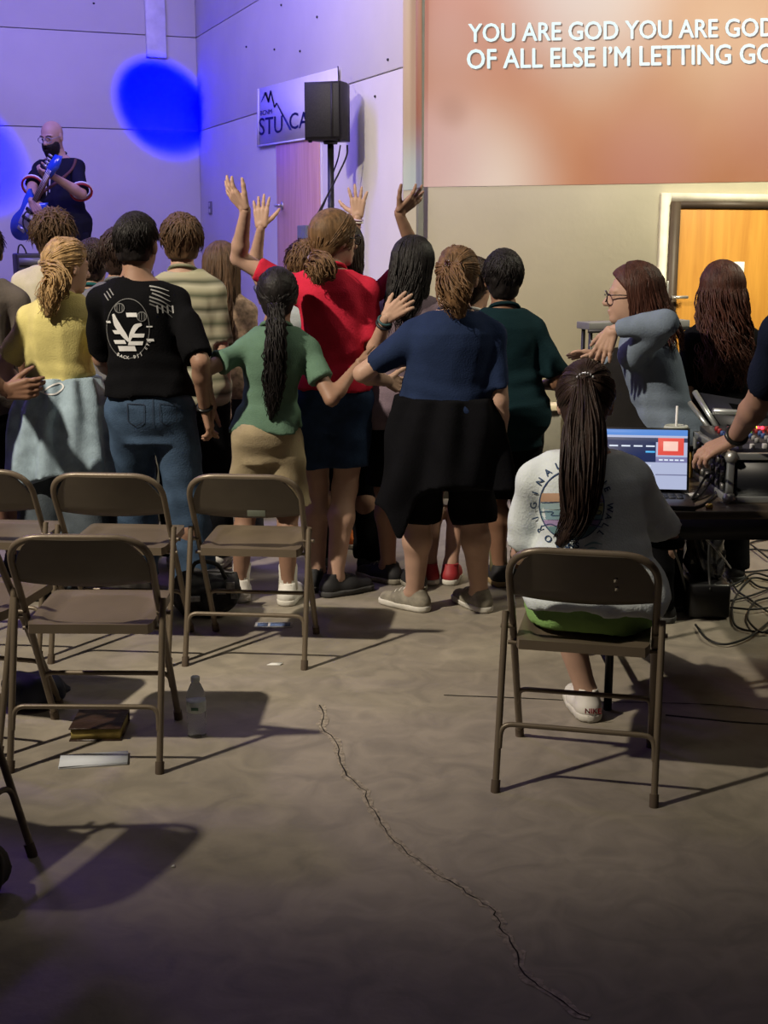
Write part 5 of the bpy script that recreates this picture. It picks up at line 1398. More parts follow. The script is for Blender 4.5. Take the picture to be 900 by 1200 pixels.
SHOE_R = mat('red_shoe', (0.28, 0.02, 0.025), rough=0.6); SHOE_O = mat('orange_shoe', (0.65, 0.17, 0.04), rough=0.6); SOCK = cloth('white_sock', (0.6, 0.58, 0.52))
def striped(name, cols, freq):
    m = bpy.data.materials.new(name); m.use_nodes = True; nt = m.node_tree; b = nt.nodes['Principled BSDF']
    tc = nt.nodes.new('ShaderNodeTexCoord'); sx = nt.nodes.new('ShaderNodeSeparateXYZ'); nt.links.new(tc.outputs['Object'], sx.inputs[0])
    n = nt.nodes.new('ShaderNodeTexNoise'); n.inputs['Scale'].default_value = 5; nt.links.new(tc.outputs['Object'], n.inputs['Vector'])
    ma = nt.nodes.new('ShaderNodeMath'); ma.operation = 'MULTIPLY_ADD'; ma.inputs[1].default_value = 0.03; nt.links.new(n.outputs['Fac'], ma.inputs[0]); nt.links.new(sx.outputs['Z'], ma.inputs[2])
    mu = nt.nodes.new('ShaderNodeMath'); mu.operation = 'MULTIPLY'; mu.inputs[1].default_value = freq; nt.links.new(ma.outputs[0], mu.inputs[0])
    fr = nt.nodes.new('ShaderNodeMath'); fr.operation = 'FRACT'; nt.links.new(mu.outputs[0], fr.inputs[0])
    r = nt.nodes.new('ShaderNodeValToRGB'); el = r.color_ramp.elements
    el[0].position = 0; el[0].color = cols[0] + (1,); el[1].position = 1.0; el[1].color = cols[0] + (1,)
    for i, c in enumerate(cols[1:]):
        e = el.new((i + 1) / len(cols)); e.color = c + (1,)
    nt.links.new(fr.outputs[0], r.inputs[0]); nt.links.new(r.outputs[0], b.inputs['Base Color']); b.inputs['Roughness'].default_value = 0.9; b.inputs['Specular IOR Level'].default_value = 0.15
    return m
STRIPE = striped('olive_striped_cotton', [(0.36, 0.34, 0.24), (0.10, 0.11, 0.07), (0.30, 0.29, 0.20), (0.42, 0.40, 0.30), (0.07, 0.075, 0.05), (0.33, 0.31, 0.22)], 7.5)
SLIM = dict(top=0.10, end=1.0, loose=0.0)

# --- far row
f = mf(62, 252, 6.6, 66, w=0.96, hyaw=-0.1)
person('person in a plain cream tee with tousled brown hair behind the blond ponytail', f, SK_MED, short_hair(f, 120, 0.012, messy=0.03, seed=2, r0=0.008), H_BROWN, dict(hem=-0.12, seed=2), cloth('cream_cotton', (0.50, 0.46, 0.34)), SLIM, C_DKGREY, SHOE_B, SOLE_D)
f = mf(108, 284, 6.45, 100, w=0.85, hs=0.93)
person('small dark-haired person in a teal top behind the yellow shirt', f, SK_MED, short_hair(f, 90, 0.006, seed=3), H_DARK, dict(hem=-0.1, seed=4), cloth('teal_cotton', (0.02, 0.11, 0.12)), SLIM, C_DKGREY, SHOE_B, SOLE_D)
f = mf(140, 271, 6.25, 136, w=0.95)
person('dark-haired person in grey, hidden behind the black polo shirt', f, SK_MED, short_hair(f, 100, 0.008, seed=5), H_DARK, dict(hem=-0.1, seed=6), cloth('grey_cotton', (0.13, 0.13, 0.14)), SLIM, C_DKGREY, SHOE_B, SOLE_D)
f = mf(212, 256, 6.2, 226, w=0.94, hyaw=0.12)
person('boy in an olive and cream striped tee with short brown hair', f, SK_LIGHT, short_hair(f, 130, 0.012, messy=0.014, seed=7, nape=-0.07), H_BROWN, dict(hem=-0.18, sleeve=0.85, seed=8, loose=0.03), STRIPE, SLIM, C_BLACK, SHOE_W, SOLE_W)
f = mf(259, 287, 6.75, 270, w=0.88)
person('girl in a tan top with long straight brown hair, behind the green tee', f, SK_MED, long_hair(f, 0.40, 130, seed=9, spread=1.05, wave=0.006), H_BROWN, dict(hem=-0.1, seed=10), mat('tan_pattern', (0.26, 0.18, 0.12), rough=0.9, noise=0.55, nscale=38), SLIM, C_DKGREY, SHOE_W, SOLE_W)
f = mf(358, 287, 6.5, 360, w=0.9, feet=feet((413, 640), (380, 645)), arms={
    'L': dict(w=P(306, 266, 6.30), pole=(-1, 0.6, -0.3), d=(0.0, 0.1, 1), n=(0.1, 1, 0.1), curl=0.15, spread=0.25, thumb=0.8),
    'R': dict(w=P(419, 254, 6.40), pole=(1, 0.4, -0.6), d=(0.03, 0.1, 1), n=(0, 1, 0.1), curl=0.08, spread=0.45, thumb=1.0)})
pc = person('person in a pale grey tee holding both open hands straight up', f, SK_LIGHT, short_hair(f, 90, 0.012, messy=0.02, seed=11), H_MID, dict(hem=-0.1, seed=12, sleeve=0.7), cloth('pale_grey_cotton', (0.30, 0.33, 0.34)), dict(end=0.5, top=0.1), C_BLACK, SHOE_O, SOLE_W, pants_name='shorts', socks=SOCK)
band(f, 'R', pc['body'], mat('pale_band', (0.5, 0.4, 0.55), rough=0.5), frac=0.95, r=0.027, th=0.004); band(f, 'R', pc['body'], mat('cream_band', (0.6, 0.55, 0.5), rough=0.5), frac=0.90, r=0.028, th=0.004)
f = mf(403, 264, 6.12, 405, w=0.92, hyaw=-0.3, arms={
    'R': dict(w=P(467, 249, 5.95), pole=(1, 0.5, -0.8), d=(0.75, 0.0, 0.62), n=(-0.45, 0.55, 0.6), curls=(0.3, 0.22, 0.2, 0.25), spread=0.5, thumb=0.9)})
person('person in maroon raising one open hand toward the screen edge', f, SK_TAN, long_hair(f, 0.22, 90, seed=13), H_DARK, dict(hem=-0.1, seed=14, sleeve=0.75), cloth('maroon_cotton', (0.24, 0.015, 0.05)), SLIM, C_BLACK, SHOE_B, SOLE_D)
f = mf(556, 306, 6.25, 532, w=0.86, hyaw=-0.7, feet=feet((503, 682), (528, 682)))
person('dark-haired person in red sneakers between the navy and dark teal tees', f, SK_MED, short_hair(f, 100, 0.008, seed=15), H_DARK, dict(hem=-0.1, seed=16), cloth('white_cotton_b', (0.45, 0.45, 0.45)), dict(end=0.5), C_BLACK, SHOE_R, SOLE_W, pants_name='shorts')

# --- middle row
f = mf(80, 281, 5.75, 74, w=1.0, hyaw=-0.75, hpitch=0.1, arms={
    'R': dict(w=P(126, 468, 5.80), pole=(0.8, -1, -0.2), curl=0.6), 'L': dict(w=P(30, 470, 5.95), pole=(-1, -0.6, 0), curl=0.6)}, feet=feet((45, 700), (100, 700)))
yl = person('girl in a pale yellow tee with a wavy blond ponytail', f, SK_LIGHT, tail_hair(f, (0, -0.112, 0.005), [P(68, 325, 5.58), P(60, 345, 5.56), P(56, 372, 5.57)], 80, width=(0.022, 0.052, 0.05, 0.018), wave=0.012, seed=17, wn=2.2, frizz=0.008), H_BLOND,
    dict(hem=0.28, sleeve=0.78, seed=18, loose=0.02, fold=0.010), cloth('yellow_cotton', (0.56, 0.49, 0.19)), dict(end=1.0, top=0.16, loose=0.03), DENIM_G, SHOE_B, SOLE_D)
tj = obj('tied_jacket', tied_mesh(f, 0.315, -0.62, off=0.040, flare=0.055, seed=3, nf=7, amp=0.020, point=(0.14, 0.06, 0.05)), cloth('pale_blue_fleece', (0.26, 0.34, 0.40), noise=0.25), yl['body'])
M_WP = mat('white_print', (0.62, 0.62, 0.62), rough=0.8, noise=0.1)
ident = lambda x, y: (x, y)
decal(tj, stroke([(46, 458), (56, 462), (66, 461), (74, 454), (70, 449), (60, 452), (50, 459)], 1.8, 30), ident, M_WP, 'print')
for k in range(3): decal(tj, grid_poly(46 + 9 * k, 52 + 9 * k, 441 + 0.5 * k, 444 + 0.5 * k, 3, 2), ident, M_WP, 'print')

f = mf(160, 252, 5.45, 178, w=1.03, hyaw=-0.25, hs=1.05, waist=1.12, arms={
    'L': dict(w=P(140, 445, 5.80), pole=(-0.5, -1, -0.6), curl=0.6),
    'R': dict(w=P(240, 480, 5.42), pole=(0.4, -1, 0.1), d=(0.25, 0.1, -1), curl=0.9)}, feet=feet((166, 690), (232, 708)), toe=(0.1, -0.35))
po = person('man in a black polo shirt with a white round emblem on the back', f, SK_TAN, short_hair(f, 120, 0.001, messy=0.004, seed=19, nape=-0.06, r0=0.005), H_BLACK,
    dict(hem=0.10, sleeve=0.92, seed=20, loose=0.012, collar=0.028, fold=0.010), C_BLACK, dict(end=1.0, top=0.17, loose=0.012, fold=0.009), DENIM, SHOE_B, SOLE_D, pants_name='jeans')
w_ = band(f, 'R', po['body'], mat('watch_black', (0.01, 0.01, 0.01), rough=0.3), 'wristwatch', 0.94, 0.031, 0.007)
STITCH = mat('denim_stitch', (0.020, 0.030, 0.055), rough=0.9)
for x0 in (149, 187):
    decal(po['pants'], stroke([(x0, 473), (x0 + 20, 474)], 1.0, 8), lambda x, y: (x, y), STITCH, 'pocket_stitch')
    for pts in ([(x0, 473), (x0 + 1, 494)], [(x0 + 20, 474), (x0 + 20, 494)], [(x0 + 1, 494), (x0 + 10, 500)], [(x0 + 10, 500), (x0 + 20, 494)]):
        decal(po['pants'], stroke(pts, 0.9, 8), lambda x, y: (x, y), STITCH, 'pocket_stitch')
decal(po['pants'], stroke([(179, 466), (179, 500)], 0.8, 10), lambda x, y: (x, y), STITCH, 'seam')
S = po['shirt']
cxp, cyp = 150, 385
decal(S, arc_ribbon(cxp, cyp, 25, 35, 0, 6.30, 0.7, 70), ident, mat('grey_print', (0.16, 0.16, 0.16), rough=0.8), 'emblem_ring')
for q in [(131.5, 143, 387, 391.5, 3), (152, 169.5, 391, 395.5, -1), (133, 146, 398.5, 403, 2), (151, 168, 400, 404.5, -1), (138, 158, 405.5, 411.5, 2), (147.5, 160, 366.5, 371.5, 1), (171.5, 178.5, 382, 383.6, 0), (171.5, 180, 397, 400, 1), (124, 129, 376, 378.5, 1)]:
    decal(S, grid_poly(q[0], q[1], q[2], q[3], 6, 2, q[4]), ident, M_WP, 'emblem_bar')
for pts, w in [([(132.5, 368), (137, 380), (145, 392), (151, 400)], (2.5, 7, 6, 2.5)), ([(166, 380), (159, 383), (154, 392), (151.5, 400)], (3, 6, 5, 2.5))]:
    decal(S, stroke(pts, w, 16), ident, M_WP, 'emblem_arm')
for (x, y) in [(140, 361), (166, 371)]:
    decal(S, arc_ribbon(x, y, 5.5, 5.5, 0, 6.3, 1.0, 20), ident, MATS['grey_print'], 'emblem_fist')
    for j in range(3): decal(S, stroke([(x - 3 + 3 * j, y - 5), (x - 3 + 3 * j, y + 4)], 0.7, 6), ident, MATS['grey_print'], 'emblem_fist')
def arc_text(shirt, s, cx, cy, rx, ry, a0, a1, size, m, name, inward=1, bold=0.0):
    n = len(s)
    for i, ch in enumerate(s):
        if ch == ' ': continue
        V, F = text2d(ch, size, bold, 'CENTER'); a = a0 + (a1 - a0) * (i / (n - 1) if n > 1 else 0.5)
        px, py = cx + rx * math.cos(a), cy + ry * math.sin(a)
        if inward > 0: ex, ey = (-math.sin(a), math.cos(a)), (math.cos(a), math.sin(a))       # tops point outward
        else: ex, ey = (math.sin(a), -math.cos(a)), (-math.cos(a), -math.sin(a))              # tops point to the centre
        W2 = np.array([(px + ex[0] * x + ey[0] * (y - size * 0.35), py + ex[1] * x + ey[1] * (y - size * 0.35)) for x, y, _ in V])
        decal(shirt, (W2, F), ident, m, name)
arc_text(S, 'BACK BJJ ETC', cxp + 1, cyp, 27, 34, 2.05, 0.45, 5.2, M_WP, 'emblem_letter', -1)
# flag streaks on the shoulder
for j in range(6):
    y = 335 + 4.2 * j
    decal(S, stroke([(175 + 1.5 * j * (j < 3), y), (186 + j, y + 2 + j), (198 + j * 0.8, y + 6 + 2 * j)], (1.8, 1.5, 0.5), 10), ident, mat('flag_print_%d' % j, tuple([0.32 - 0.045 * j] * 3), rough=0.8), 'flag_streak')
for j in range(4): decal(S, stroke([(184 + 6 * j, 358), (185 + 6 * j, 367)], (2.2, 1.6), 6), ident, MATS['flag_print_1'], 'flag_streak')
for j in range(3): decal(S, stroke([(122 + 3 * j, 344 - 3 * j), (127 + 3 * j, 352 - 3 * j)], 1.3, 6), ident, MATS['flag_print_3'], 'flag_streak')

f = mf(325, 315, 5.5, 314, w=0.90, waist=0.93, hs=0.98, hipw=1.08, arms={
    'L': dict(w=P(249, 478, 5.45), pole=(-0.6, -0.8, 0.1), d=(-0.15, 0.1, -1), curl=0.7),
    'R': dict(w=P(419, 428, 5.50), pole=(0.3, -0.7, -1), curl=0.25, d=(1, 0.35, 0.1), n=(0, 1, 0))}, feet=feet((282, 702), (338, 706)))
gr = person('girl in a green tee and khaki shorts with a long dark tail', f, SK_TAN, tail_hair(f, (0, -0.108, -0.03), [P(323, 400, 5.33), P(321, 450, 5.34), P(317, 492, 5.36)], 90, width=(0.030, 0.038, 0.046, 0.040, 0.010), wave=0.010, seed=21, wn=5, frizz=0.006), H_BLACK,
    dict(hem=0.02, sleeve=0.62, seed=22, loose=0.006, fold=0.010), cloth('sage_green_cotton', (0.10, 0.175, 0.125)), dict(end=0.44, top=0.10, loose=0.02, flare=0.028, fold=0.010), cloth('khaki_cotton', (0.30, 0.245, 0.155)), SHOE_W, SOLE_W, pants_name='shorts', socks=SOCK)

f = mf(392, 249, 5.78, 392, w=0.94, hyaw=-0.95, hipw=1.05, arms={
    'L': dict(w=P(288, 246, 5.62), pole=(-0.6, 0.8, -1), d=(-0.62, 0.0, 0.78), n=(0.55, 0.5, 0.5), curls=(0.35, 0.30, 0.28, 0.35), spread=0.35, thumb=0.5),
    'R': dict(w=P(452, 373, 5.60), pole=(0.7, -1.2, -0.9), d=(0.8, 0.25, 0.6), n=(-0.2, 0.9, -0.4), curl=0.2, spread=0.2)}, feet=feet((372, 690), (393, 697)), toe=(-0.5, -1.0))
rd = person('woman in a red tee and denim shorts raising her left hand high', f, SK_LIGHT, tail_hair(f, (0.012, -0.105, -0.075), [P(376, 312, 5.58), P(374, 322, 5.56), P(371, 332, 5.57)], 70, width=(0.024, 0.055, 0.055, 0.022), wave=0.016, seed=23, wn=1.6, puff=0.010, nape=-0.11, frizz=0.008), H_MID,
    dict(hem=0.05, sleeve=0.72, seed=24, loose=0.012), cloth('red_cotton', (0.50, 0.022, 0.050)), dict(end=0.36, top=0.14, flare=0.018), DENIM_D, SHOE_B, SOLE_D, pants_name='shorts')
glasses(f, rd['body'], mat('dark_frame', (0.01, 0.01, 0.01), rough=0.3))
band(f, 'R', rd['body'], mat('dark_band', (0.012, 0.014, 0.02), rough=0.5), frac=0.86, r=0.031, th=0.007); band(f, 'R', rd['body'], mat('teal_band', (0.03, 0.08, 0.09), rough=0.5), frac=0.95, r=0.029, th=0.006)
for j in range(4): decal(rd['shirt'], grid_poly(352, 366, 459 + 4 * j, 460.6 + 4 * j, 4, 1), ident, mat('orange_print', (0.6, 0.16, 0.08), rough=0.8), 'print')
tie = H2W(f, (0.012, -0.118, -0.075)); obj('hair_tie', tube([tie + 0.024 * (f.r * math.cos(a) + f.z * 0.5 * math.sin(a) + f.f * 0.6 * math.sin(a)) for a in np.linspace(0, 6.283, 16, endpoint=False)], 0.005, 6, closed=True), mat('violet_tie', (0.16, 0.13, 0.2), rough=0.6), rd['body'])

f = mf(486, 281, 5.88, 470, w=0.95, hyaw=-0.55, feet=feet((455, 682), (487, 690)), toe=(0.9, 0.3))
mv = person('girl in a grey-mauve tee and black shorts with long dark hair', f, SK_TAN, long_hair(f, 0.26, 120, seed=25, wave=0.010, drift=(-0.18, 0)), H_BLACK, dict(hem=-0.22, sleeve=0.7, seed=26, loose=0.03), cloth('mauve_cotton', (0.16, 0.12, 0.15)), dict(end=0.46, top=0.1), C_BLACK, SHOE_B, MATS['grey_shoe'], pants_name='shorts')

f = mf(590, 296, 5.85, 598, w=0.94, feet=feet((584, 684), (607, 688)), arms={'R': dict(w=P(632, 452, 6.0), pole=(0.6, -1, -0.3), curl=0.6)})
person('boy in a dark teal tee with short black hair beside the cream wall', f, SK_DARK, short_hair(f, 110, 0.005, messy=0.006, seed=27, r0=0.006), H_BLACK, dict(hem=-0.34, sleeve=0.88, seed=28, loose=0.035, fold=0.005), cloth('dark_teal_cotton', (0.006, 0.019, 0.024)), dict(end=0.5), C_BLACK, SHOE_B, mat('tan_sole', (0.28, 0.2, 0.1), rough=0.8), pants_name='shorts', socks=cloth('olive_sock', (0.12, 0.11, 0.06)))

# --- broad woman nearest the screen wall, arm over a friend
f = mf(538, 292, 5.30, 522, w=1.20, hyaw=-0.25, hpitch=0.15, depth=1.15, sh=0.92, waist=1.16, hipw=0.98, sdrop=0.0, arms={
    'L': dict(w=P(455, 447, 5.48), pole=(-1, -0.7, -0.2), curl=0.5, len=1.0)}, feet=feet((486, 714), (561, 714)), toe=(0.95, 0.55))
nv = person('woman in a navy tee with a black jacket tied at the waist', f, SK_LIGHT, tail_hair(f, (0, -0.105, 0.03), [P(531, 335, 5.12), P(535, 352, 5.10), P(540, 372, 5.11)], 90, width=(0.032, 0.066, 0.062, 0.030), wave=0.012, seed=29, wn=1.8, puff=0.004, frizz=0.006), H_MID,
    dict(hem=0.20, sleeve=0.80, seed=30, loose=0.02, fold=0.010), cloth('navy_cotton', (0.016, 0.027, 0.068)), dict(end=0.52, top=0.2, flare=0.012), C_BLACK, SHOE_G, SOLE_W, pants_name='shorts')
obj('tied_jacket', tied_mesh(f, 0.30, -0.50, off=0.045, flare=0.045, seed=9, nf=6, amp=0.024, point=(-0.19, 0.05, 0.17), slant=0.12), cloth('black_fleece', (0.0045, 0.0045, 0.006)), nv['body'])
cl = H2W(f, (0, -0.112, 0.055))
obj('hair_claw', join([tube([cl + f.r * (-0.03 + 0.012 * j) - f.f * 0.004, cl + f.r * (-0.03 + 0.012 * j) - f.f * 0.028 - f.z * 0.02, cl + f.r * (-0.028 + 0.011 * j) - f.f * 0.018 - f.z * 0.045], 0.0035, 5) for j in range(6)] + [tube([cl - f.r * 0.034, cl + f.r * 0.034], 0.006, 6)]), mat('tortoise_claw', (0.05, 0.02, 0.01), rough=0.2), nv['body'])

# --- by the door
f = mf(753, 340, 5.62, 730, Yb=5.30, w=0.92, yaw=-0.3)
person('person in a black jacket being hugged by the woman in glasses', f, SK_MED, short_hair(f, 80, 0.004, seed=31), H_DARK, dict(hem=-0.2, seed=32, loose=0.03, long=0.9, fold=0.010), cloth('black_jacket', (0.014, 0.013, 0.012)), SLIM, C_BLACK, SHOE_B, SOLE_D, shirt_name='jacket')
f = mf(742, 313, 5.32, 788, Yb=5.36, yaw=1.15, hyaw=1.40, w=0.96, depth=1.0, arms={
    'L': dict(w=P(718, 386, 5.12), pole=(0.6, -1, 0.6), d=(-0.35, 0.1, -0.9), n=(0.5, 0.8, 0), curl=0.25, spread=0.35, size=1.05),
    'R': dict(w=P(704, 416, 5.55), pole=(0.5, 0.6, -0.6), d=(-1, 0, 0.05), n=(0, -0.5, -1), curl=0.25, spread=0.3)})
gw = person('woman in glasses and a blue-grey sweatshirt with long dark red-brown hair', f, SK_LIGHT, long_hair(f, 0.20, 120, puff=0.012, seed=33, wave=0.006, back=0.08, spread=1.0, front=0.004), H_RED, dict(hem=-0.25, long=0.93, seed=34, loose=0.03, fold=0.011, fr=22, off=0.010), cloth('blue_grey_fleece', (0.16, 0.20, 0.26)), SLIM, C_BLACK, SHOE_B, SOLE_D, shirt_name='sweatshirt')
glasses(f, gw['body'], MATS['dark_frame'])
f = mf(845, 311, 5.95, 848, w=0.98, yaw=0.12, hyaw=0.35)
person('girl in a black tee with long curly brown hair facing the door', f, SK_LIGHT, long_hair(f, 0.40, 170, puff=0.012, seed=35, wave=0.030, wn=5.5, spread=1.25, back=0.06, frizz=0.012, r0=0.007), H_RED, dict(hem=-0.1, sleeve=0.85, seed=36, loose=0.02), C_BLACK, SLIM, C_BLACK, SHOE_B, SOLE_D)

# --- left edge
f = mf(-20, 266, 6.05, -20, w=0.98)
person('person in a grey-brown tee cut off by the left edge of the photo', f, SK_DARK, short_hair(f, 90, 0.006, seed=37), H_DARK, dict(hem=-0.2, seed=38, sleeve=0.8, loose=0.03), cloth('grey_brown_cotton', (0.10, 0.085, 0.075)), dict(end=0.5), C_BLACK, SHOE_B, SOLE_D, pants_name='shorts')
f = mf(-118, 240, 5.32, -118, w=1.05, arms={'R': dict(w=P(7, 459, 5.22), pole=(0.3, -1, -0.8), d=(1, 0, 0.12), n=(-0.2, 1, 0.1), curls=(0.45, 0.85, 1.0, 1.1), thumb=0.55, size=1.12)})
person('person mostly outside the left edge, gesturing with one brown hand', f, SK_DARK, short_hair(f, 90, 0.006, seed=39), H_BLACK, dict(hem=-0.1, seed=40, sleeve=0.8), C_DKGREY, SLIM, C_BLACK, SHOE_B, SOLE_D)

# --- sound operator whose arm reaches in from the right
f = mf(972, 250, 4.02, 1060, Yb=3.88, w=1.25, hs=1.05, yaw=0.35, arms={'L': dict(w=P(859, 517, 4.30), pole=(0.25, -1, 0.2), d=(-0.85, 0.15, -0.45), n=(-0.3, 0.3, -1), curls=(0.5, 0.6, 0.7, 0.8), thumb=0.6, size=1.1)})
so_ = person('man in a dark navy tee reaching from the right edge onto the mixer', f, SK_MED, short_hair(f, 90, 0.004, seed=41), H_DARK, dict(hem=-0.1, seed=42, sleeve=0.80, loose=0.02), cloth('dark_navy_cotton', (0.010, 0.014, 0.030)), SLIM, C_DKGREY, SHOE_B, SOLE_D)
band(f, 'L', so_['body'], MATS['watch_black'], 'wristwatch', 0.90, 0.034, 0.008)
dd_ = nrm(f.Wr['L'] - f.E['L'])

# --- seated girl
SX = P(690, 700, 3.82)
f = Fig(P(688, 428, 3.98), SX[:2] + np.array((0.01, 0)), w=0.98, hs=1.02, seat=0.435, hpitch=0.25, hyaw=-0.2, hipw=1.08, feet=[G(686, 838)[:2], G(740, 800)[:2] + np.array((0, 0.45))],
        arms={'R': dict(w=P(772, 606, 4.26), pole=(0.5, -0.8, -1), d=(-0.2, 1, 0.1), n=(0, 0, -1), curl=0.3), 'L': dict(w=P(640, 618, 4.22), pole=(-0.6, -0.8, -1), d=(0.2, 1, 0.1), n=(0, 0, -1), curl=0.3)})
wg = person('girl in a white printed tee seated on the occupied folding chair', f, SK_LIGHT,
    tail_hair(f, (0, -0.100, 0.055), [P(686, 500, 3.79), P(682, 560, 3.71), P(676, 605, 3.69), P(655, 640, 3.69)], 120, width=(0.024, 0.062, 0.066, 0.050, 0.020), wave=0.006, seed=43, wn=1.2, frizz=0.003, r0=0.0062), H_DARK,
    dict(hem=-0.06, sleeve=0.86, seed=44, loose=0.03, fold=0.009, off=0.02), cloth('white_cotton', (0.62, 0.68, 0.70)), dict(end=0.55, top=0.0, zend=0.44, off=0.02), cloth('lime_cotton', (0.26, 0.46, 0.15)), SHOE_W, SOLE_W, pants_name='shorts')
obj('elbow_band', tube([f.E['R'] + 0.042 * (f.r * math.cos(a) + f.f * math.sin(a)) - f.z * 0.015 for a in np.linspace(0, 6.283, 18, endpoint=False)], 0.018, 8, closed=True), C_BLACK, wg['body'])
tie = H2W(f, (0, -0.108, 0.062))
for j in range(7):
    c = tie + f.r * (-0.025 + 0.008 * j) - f.f * 0.012 + f.z * (0.018 - 0.0009 * (j - 3) ** 2 * 1.5)
    obj('hair_gem', lathe([(0.001, -0.004), (0.0042, 0), (0.001, 0.004)], tuple(c), 6), mat('gem', (0.8, 0.8, 0.85), rough=0.1, metal=0.6), wg['hair'])
S = wg['shirt']
NAVYP = mat('print_navy', (0.02, 0.05, 0.12), rough=0.8)
cx, cy, R = 670, 592, 38
decal(S, arc_ribbon(cx, cy, R, 41, 0, 6.29, 1.3, 80), ident, NAVYP, 'print_ring')
def band_print(y0, y1, col, nm, x0=None, x1=None):
    h = 41
    rows = []; n = 5
    V, F = [], []
    for j in range(n):
        y = y0 + (y1 - y0) * j / (n - 1); hw = R * math.sqrt(max(0, 1 - ((y - cy) / h) ** 2)) - 1
        a = cx - hw if x0 is None else max(x0, cx - hw); b = cx + hw if x1 is None else min(x1, cx + hw)
        V += [(a + (b - a) * i / 12, y) for i in range(13)]
    for j in range(n - 1):
        for i in range(12): F.append((j * 13 + i, j * 13 + i + 1, (j + 1) * 13 + i + 1, (j + 1) * 13 + i))
    decal(S, (np.array(V), F), ident, mat(nm, col, rough=0.85, noise=0.08), 'print_band', off=0.003)
for y0, y1, c, nm in [(578, 588, (0.46, 0.29, 0.19), 'print_peach'), (590, 597, (0.30, 0.42, 0.45), 'print_sky'), (598, 609, (0.20, 0.33, 0.38), 'print_blue'), (609.5, 616, (0.32, 0.24, 0.42), 'print_violet'), (617, 631, (0.13, 0.24, 0.26), 'print_sea')]:
    band_print(y0, y1, c, nm)
band_print(590, 603, (0.46, 0.46, 0.24), 'print_yellow', x0=694); band_print(580, 587, (0.30, 0.27, 0.46), 'print_lilac', x0=692)
for pts in [[(633, 600), (648, 600), (646, 604), (660, 604)], [(693, 592), (706, 592)], [(694, 599), (704, 599), (703, 603), (698, 603)], [(634, 589), (655, 589)], [(634, 617), (645, 614), (655, 618), (668, 616)], [(680, 617), (690, 614), (706, 618)], [(690, 609), (707, 609)], [(688, 588), (704, 588)]]:
    decal(S, stroke(pts, 1.0, 14), ident, NAVYP, 'print_line')
arc_text(S, 'ORIGINAL', cx, cy, 45, 50, -4.05, -1.95, 11, NAVYP, 'print_letter', 1, 0.25)
arc_text(S, 'OFF THE WALL', cx, cy, 45, 50, -1.72, 0.72, 10.5, NAVYP, 'print_letter', 1, 0.25)
V, F = text2d('VANS', 10, 0.35)
decal(S, (np.stack([650 + V[:, 0] * 1.15, 642.5 - V[:, 1]], 1), F), ident, NAVYP, 'print_letter')
decal(S, stroke([(685, 640), (695, 636), (706, 638)], (1.5, 3, 0.8), 10), ident, MATS['print_blue'], 'print_band')
decal(S, stroke([(684, 645), (694, 642), (700, 643)], (1.2, 2.5, 0.6), 10), ident, MATS['print_blue'], 'print_band')
# red mark on the shoe heel
hp_ = f.A['L'] - f.toe['L'] * 0.083
V, F = text2d('NIKE', 0.026, 0.0008, 'CENTER')
shoe_o = [c for c in wg['body'].children if c.name.startswith('shoe')][0]
obj('heel_mark', (np.array([(hp_[0] + x, hp_[1] - 0.002, 0.038 + y) for x, y, _ in V]), F), mat('red_mark', (0.55, 0.02, 0.05), rough=0.6), shoe_o, smooth=False)

# --- bass player on the stage
f = Fig(MUS, (MUS[0] + 0.07, MUS[1]), yaw=math.pi - 0.30, hyaw=math.pi - 0.35, hpitch=0.28, w=1.04, hs=1.05, z0=MZ, waist=1.12, arms={
    'L': dict(w=P(63, 207, 10.14), pole=(1, 0.1, -1.2), d=(-0.8, -0.2, 0.25), n=(0.1, 0.6, 0.8), curls=(0.9, 1.0, 1.1, 1.2), thumb=0.5),
    'R': dict(w=P(37, 236, 10.12), pole=(-1, 0.5, -0.2), d=(0.4, -0.2, -0.6), n=(0.2, 1, 0), curls=(0.6, 0.7, 0.8, 0.8))})
ms = person('bald bearded bass player in a dark jersey on the stage', f, SK_LIGHT, None, None, dict(hem=-0.18, sleeve=0.95, seed=50, loose=0.035, neck=1.0), cloth('dark_jersey', (0.012, 0.013, 0.022)), SLIM, cloth('dark_trousers', (0.014, 0.016, 0.03)), SHOE_B, SOLE_D, shirt_name='jersey')
A_, hc_, hs_ = f.HA.astype(np.float32), f.hc.astype(np.float32), f.hs
def beard(Q):
    q = (Q - hc_) @ A_ / hs_
    d = ell(q, (0, 0.034, -0.060), (0.067, 0.076, 0.078))
    d = smin(d, ell(q, (0, 0.068, -0.115), (0.038, 0.036, 0.035)), 0.02)
    ax = np.abs(q[:, 0])
    d = np.maximum(d, q[:, 2] + 0.036 - 1.0 * np.maximum(ax - 0.040, 0))
    d = np.maximum(d, 0.012 - q[:, 1]); d = np.maximum(d, -(ell(q, (0, 0.11, -0.066), (0.020, 0.03, 0.006))))
    return (d + 0.0018 * np.sin(q[:, 0] * 300) * np.sin(q[:, 2] * 260)) * hs_
obj('beard', mesh_sdf(beard, hc_ - 0.2, hc_ + 0.2, 0.006), H_BLACK, ms['body'])
glasses(f, ms['body'], mat('pale_frame', (0.25, 0.25, 0.3), rough=0.3))
for sg in (-1, 1):
    c = H2W(f, (sg * 0.031, 0.083, 0.002)); obj('eye', lathe([(0.0005, -0.006), (0.006, -0.003), (0.0075, 0), (0.006, 0.003), (0.0005, 0.006)], tuple(c), 8), mat('eye_dark', (0.01, 0.01, 0.01), rough=0.2), ms['body'])
    obj('eyebrow', tube([H2W(f, (sg * 0.014, 0.097, 0.024)), H2W(f, (sg * 0.032, 0.094, 0.029)), H2W(f, (sg * 0.05, 0.082, 0.024))], 0.004, 5), H_BLACK, ms['body'])
